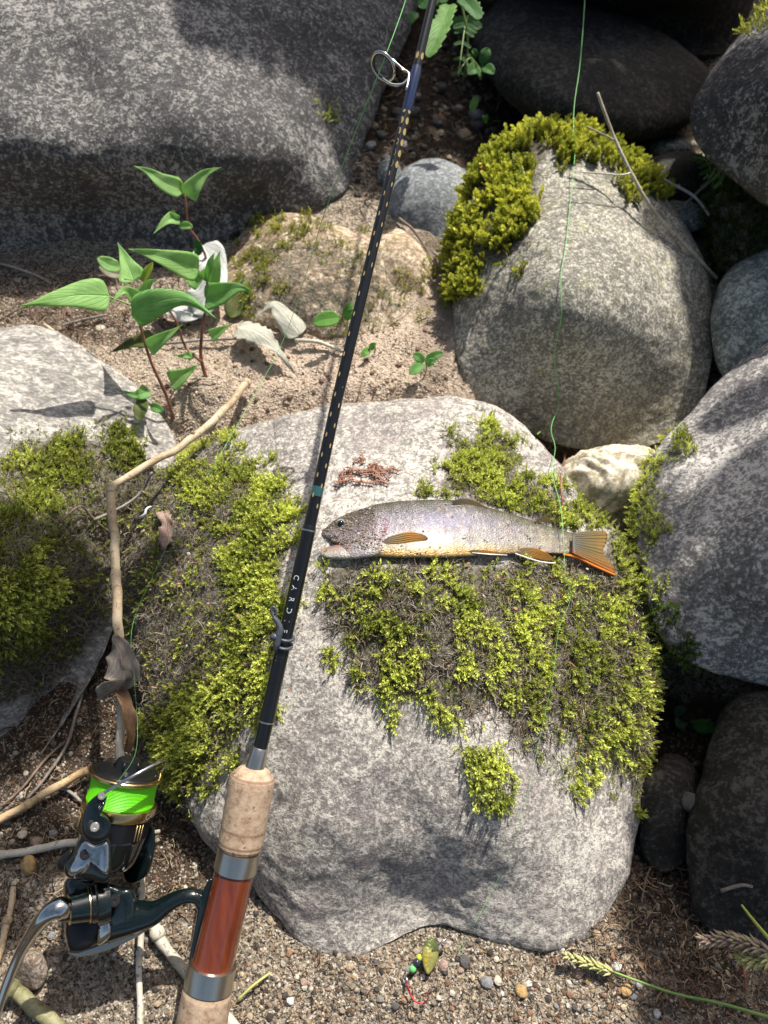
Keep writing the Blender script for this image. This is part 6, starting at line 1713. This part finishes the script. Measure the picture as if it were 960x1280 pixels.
# ------------------------------------------------------------------ what stands around the spot: a great boulder above the gap and the trees that shade it
rock('above', [(440, -120, 1.0), (500, -30, .93), (560, 16, .88), (640, 40, .87), (740, 52, .87), (860, 70, .86), (930, 50, .87), (990, -60, .95), (1080, -250, 1.1), (1000, -520, 1.3), (700, -640, 1.4), (420, -520, 1.3), (380, -280, 1.15)],
     [(700, -60, .66), (560, -80, .74), (850, -60, .66), (700, -12, .72), (820, -8, .72), (700, 25, .82), (820, 35, .82), (590, 0, .84), (700, -250, .74), (700, -450, 1.0)],
     M_dark, 'great dark boulder above the gap, only its lower edge showing at the top', back=.5, level=6, lump=.02, lfreq=5, rough=.004, rfreq=30, seed=95)
def card_mesh(seed):
    r = random.Random(seed); vs, fs = [], []
    for i in range(5):
        t = i / 4; w = [.06, .42, .5, .34, .02][i]
        for c in (-1, 0, 1): vs.append((c * w * .55, t - .5, abs(c) * .1 + math.sin(t * 3) * .12 + r.uniform(-.03, .03)))
    for i in range(4):
        for j in (0, 1): k = i * 3 + j; fs.append((k, k + 1, k + 4, k + 3))
    return mesh_from('tree_leaf', vs, fs)
TL = [card_mesh(i) for i in range(4)]
s = NT('tree_foliage'); c = s.ramp(s.attr('tint', typ='INSTANCER'), [(0, (.03, .07, .015)), (1, (.08, .16, .03))])
s.set(Base_Color=c, Roughness=.5); tr = s.n('ShaderNodeBsdfTranslucent'); s.l(c, tr.inputs[0]); mx = s.n('ShaderNodeMixShader'); mx.inputs[0].default_value = .3
s.l(s.b.outputs[0], mx.inputs[1]); s.l(tr.outputs[0], mx.inputs[2]); s.l(mx.outputs[0], s.t.nodes['Material Output'].inputs[0]); M_tree = s.m
M_bark = mat_straw('bark', (.05, .04, .03), (.10, .08, .06), (.18, .15, .12))
SV = np.array(SUN)
def tree(base, top, limbs, pts, size, label, extra=None):
    t = empty('tree', base, label, 'tree')
    P = catmull([base, tuple((np.array(base) * .5 + np.array(top) * .5) + np.array([.05, 0, 0])), top], 8)
    tube('trunk', P, np.linspace(.09, .03, len(P)), M_bark, t, 12)
    for l in limbs:
        L = catmull([tuple(a) for a in l], 6); tube('limb', L, np.linspace(.018, .004, len(L)), M_bark, t, 8)
    n = len(pts)
    D = RNG.randn(n, 3) * .6 + np.array([0, 0, 1])
    scatter('crown', pts, D, size * RNG.uniform(.7, 1.3, n), RNG.rand(n), TL, M_tree, t)
    return t
# shade on chosen places: leaves stand up the sun's path from them
def shade(poly, n, t0=1.15, t1=1.6, keys=('big', 'backtop', 'topright', 'right', 'lowright', 'left', 'centre', 'back'), spread=0):
    out = []; P = np.array(poly, float); tries = 0
    while len(out) < n and tries < n * 30:
        tries += 1
        x, y = RNG.uniform(P[:, 0].min(), P[:, 0].max()), RNG.uniform(P[:, 1].min(), P[:, 1].max())
        if sdist(np.array([x]), np.array([y]), poly)[0] < 0: continue
        p = np.array(hc(x, y, 0, keys)); out.append(p + SV * RNG.uniform(t0, t1))
    return out
near = []
near += shade([(200, -60), (530, -60), (530, 200), (450, 150), (400, 90), (250, 30)], 110)
near += shade([(430, 60), (560, -30), (900, -60), (900, 60), (880, 180), (800, 190), (560, 140), (500, 200), (440, 250)], 170)
near += shade([(0, 850), (140, 800), (250, 1040), (210, 1210), (60, 1250), (-20, 1200)], 26)
near += shade([(880, 60), (960, 30), (960, 200), (890, 160)], 3)
near += shade([(820, 640), (880, 540), (960, 470), (960, 530), (890, 620), (840, 690)], 5)
near += shade([(880, 700), (960, 620), (960, 720), (900, 780)], 2)
near += shade([(880, 1190), (960, 1200), (960, 1290), (860, 1290)], 12)
near += shade([(815, 860), (960, 870), (960, 1180), (870, 1150), (800, 1060)], 90)
near += shade([(800, 170), (890, 190), (890, 330), (850, 260)], 12)
near += shade([(-20, 800), (110, 780), (110, 880), (0, 960)], 14)
near = np.array(near)
# the sun reaches the reel, the grip, the fish and the seedlings
keepm = np.ones(len(near), bool)
for x, y, d, rad in ((150, 990, .40, .045), (125, 1050, .40, .04), (110, 1130, .40, .04), (60, 1160, .39, .03), (300, 1010, .40, .04), (280, 1140, .40, .05), (250, 1230, .40, .04), (440, 670, .46, .05), (560, 660, .46, .05), (680, 680, .46, .05), (200, 360, .54, .06), (120, 375, .53, .05), (260, 360, .55, .05), (400, 340, .62, .08), (400, 480, .60, .09)):
    o_ = U(x, y, d); rel = near - o_; off = rel - (rel @ SV)[:, None] * SV
    keepm &= np.linalg.norm(off, axis=1) > rad
near = near[keepm]
cen = near.mean(0)
tree((1.9, 3.4, .9), (1.5, 2.6, 3.0), [[(1.6, 2.7, 2.4), (1.1, 2.0, 2.0), tuple(cen + np.array([0, 0, .05]))]],
     near, .075, 'tree leaning over the stream from behind, casting the dappled shade, outside the picture')
def shell(n, az0, az1, el0, el1, r0, r1, excl=.36):
    out = []
    c = np.array([0, .4, .1])
    while len(out) < n:
        az, el, r = math.radians(RNG.uniform(az0, az1)), math.radians(RNG.uniform(el0, el1)), RNG.uniform(r0, r1)
        d = np.array([math.sin(az) * math.cos(el), math.cos(az) * math.cos(el), math.sin(el)])
        p = c + d * r
        off = (p - c) - SV * ((p - c) @ SV)
        if np.linalg.norm(off) < 1.0 and (p - c) @ SV > 0: continue
        if p[1] > .3 and p[2] < 1.0 + .2 * p[1]: continue
        if float(gz(p[0], p[1])) > p[2] - .15: continue
        out.append(p)
    out = np.array(out)
    m = fbm(out * 1.1, 3, int(n)) > -.12
    return out[m]
for i, (a0, a1, e0, e1, bx, by) in enumerate([(-70, 20, 22, 75, -1.6, 3.6), (60, 150, 12, 75, 3.2, -.4), (150, 215, 14, 60, .4, -3.6), (215, 300, 12, 75, -3.2, -.2)]):
    pts = shell(800, a0, a1, e0, e1, 2.4, 4.2)
    b = (bx, by, float(gz(bx, by)) - .05)
    tree(b, (bx * .8, by * .8, 3.3), [[(bx * .85, by * .85, 2.2), (bx * .6, by * .6 + .3, 2.8)]], pts, .17,
         ['tree standing up the bank to the left, outside the picture', 'tree to the right of the photographer, outside the picture', 'tree across the stream behind the photographer, outside the picture', 'tree to the left of the photographer, outside the picture'][i])
for k in ROCKS: rock_finish(k)
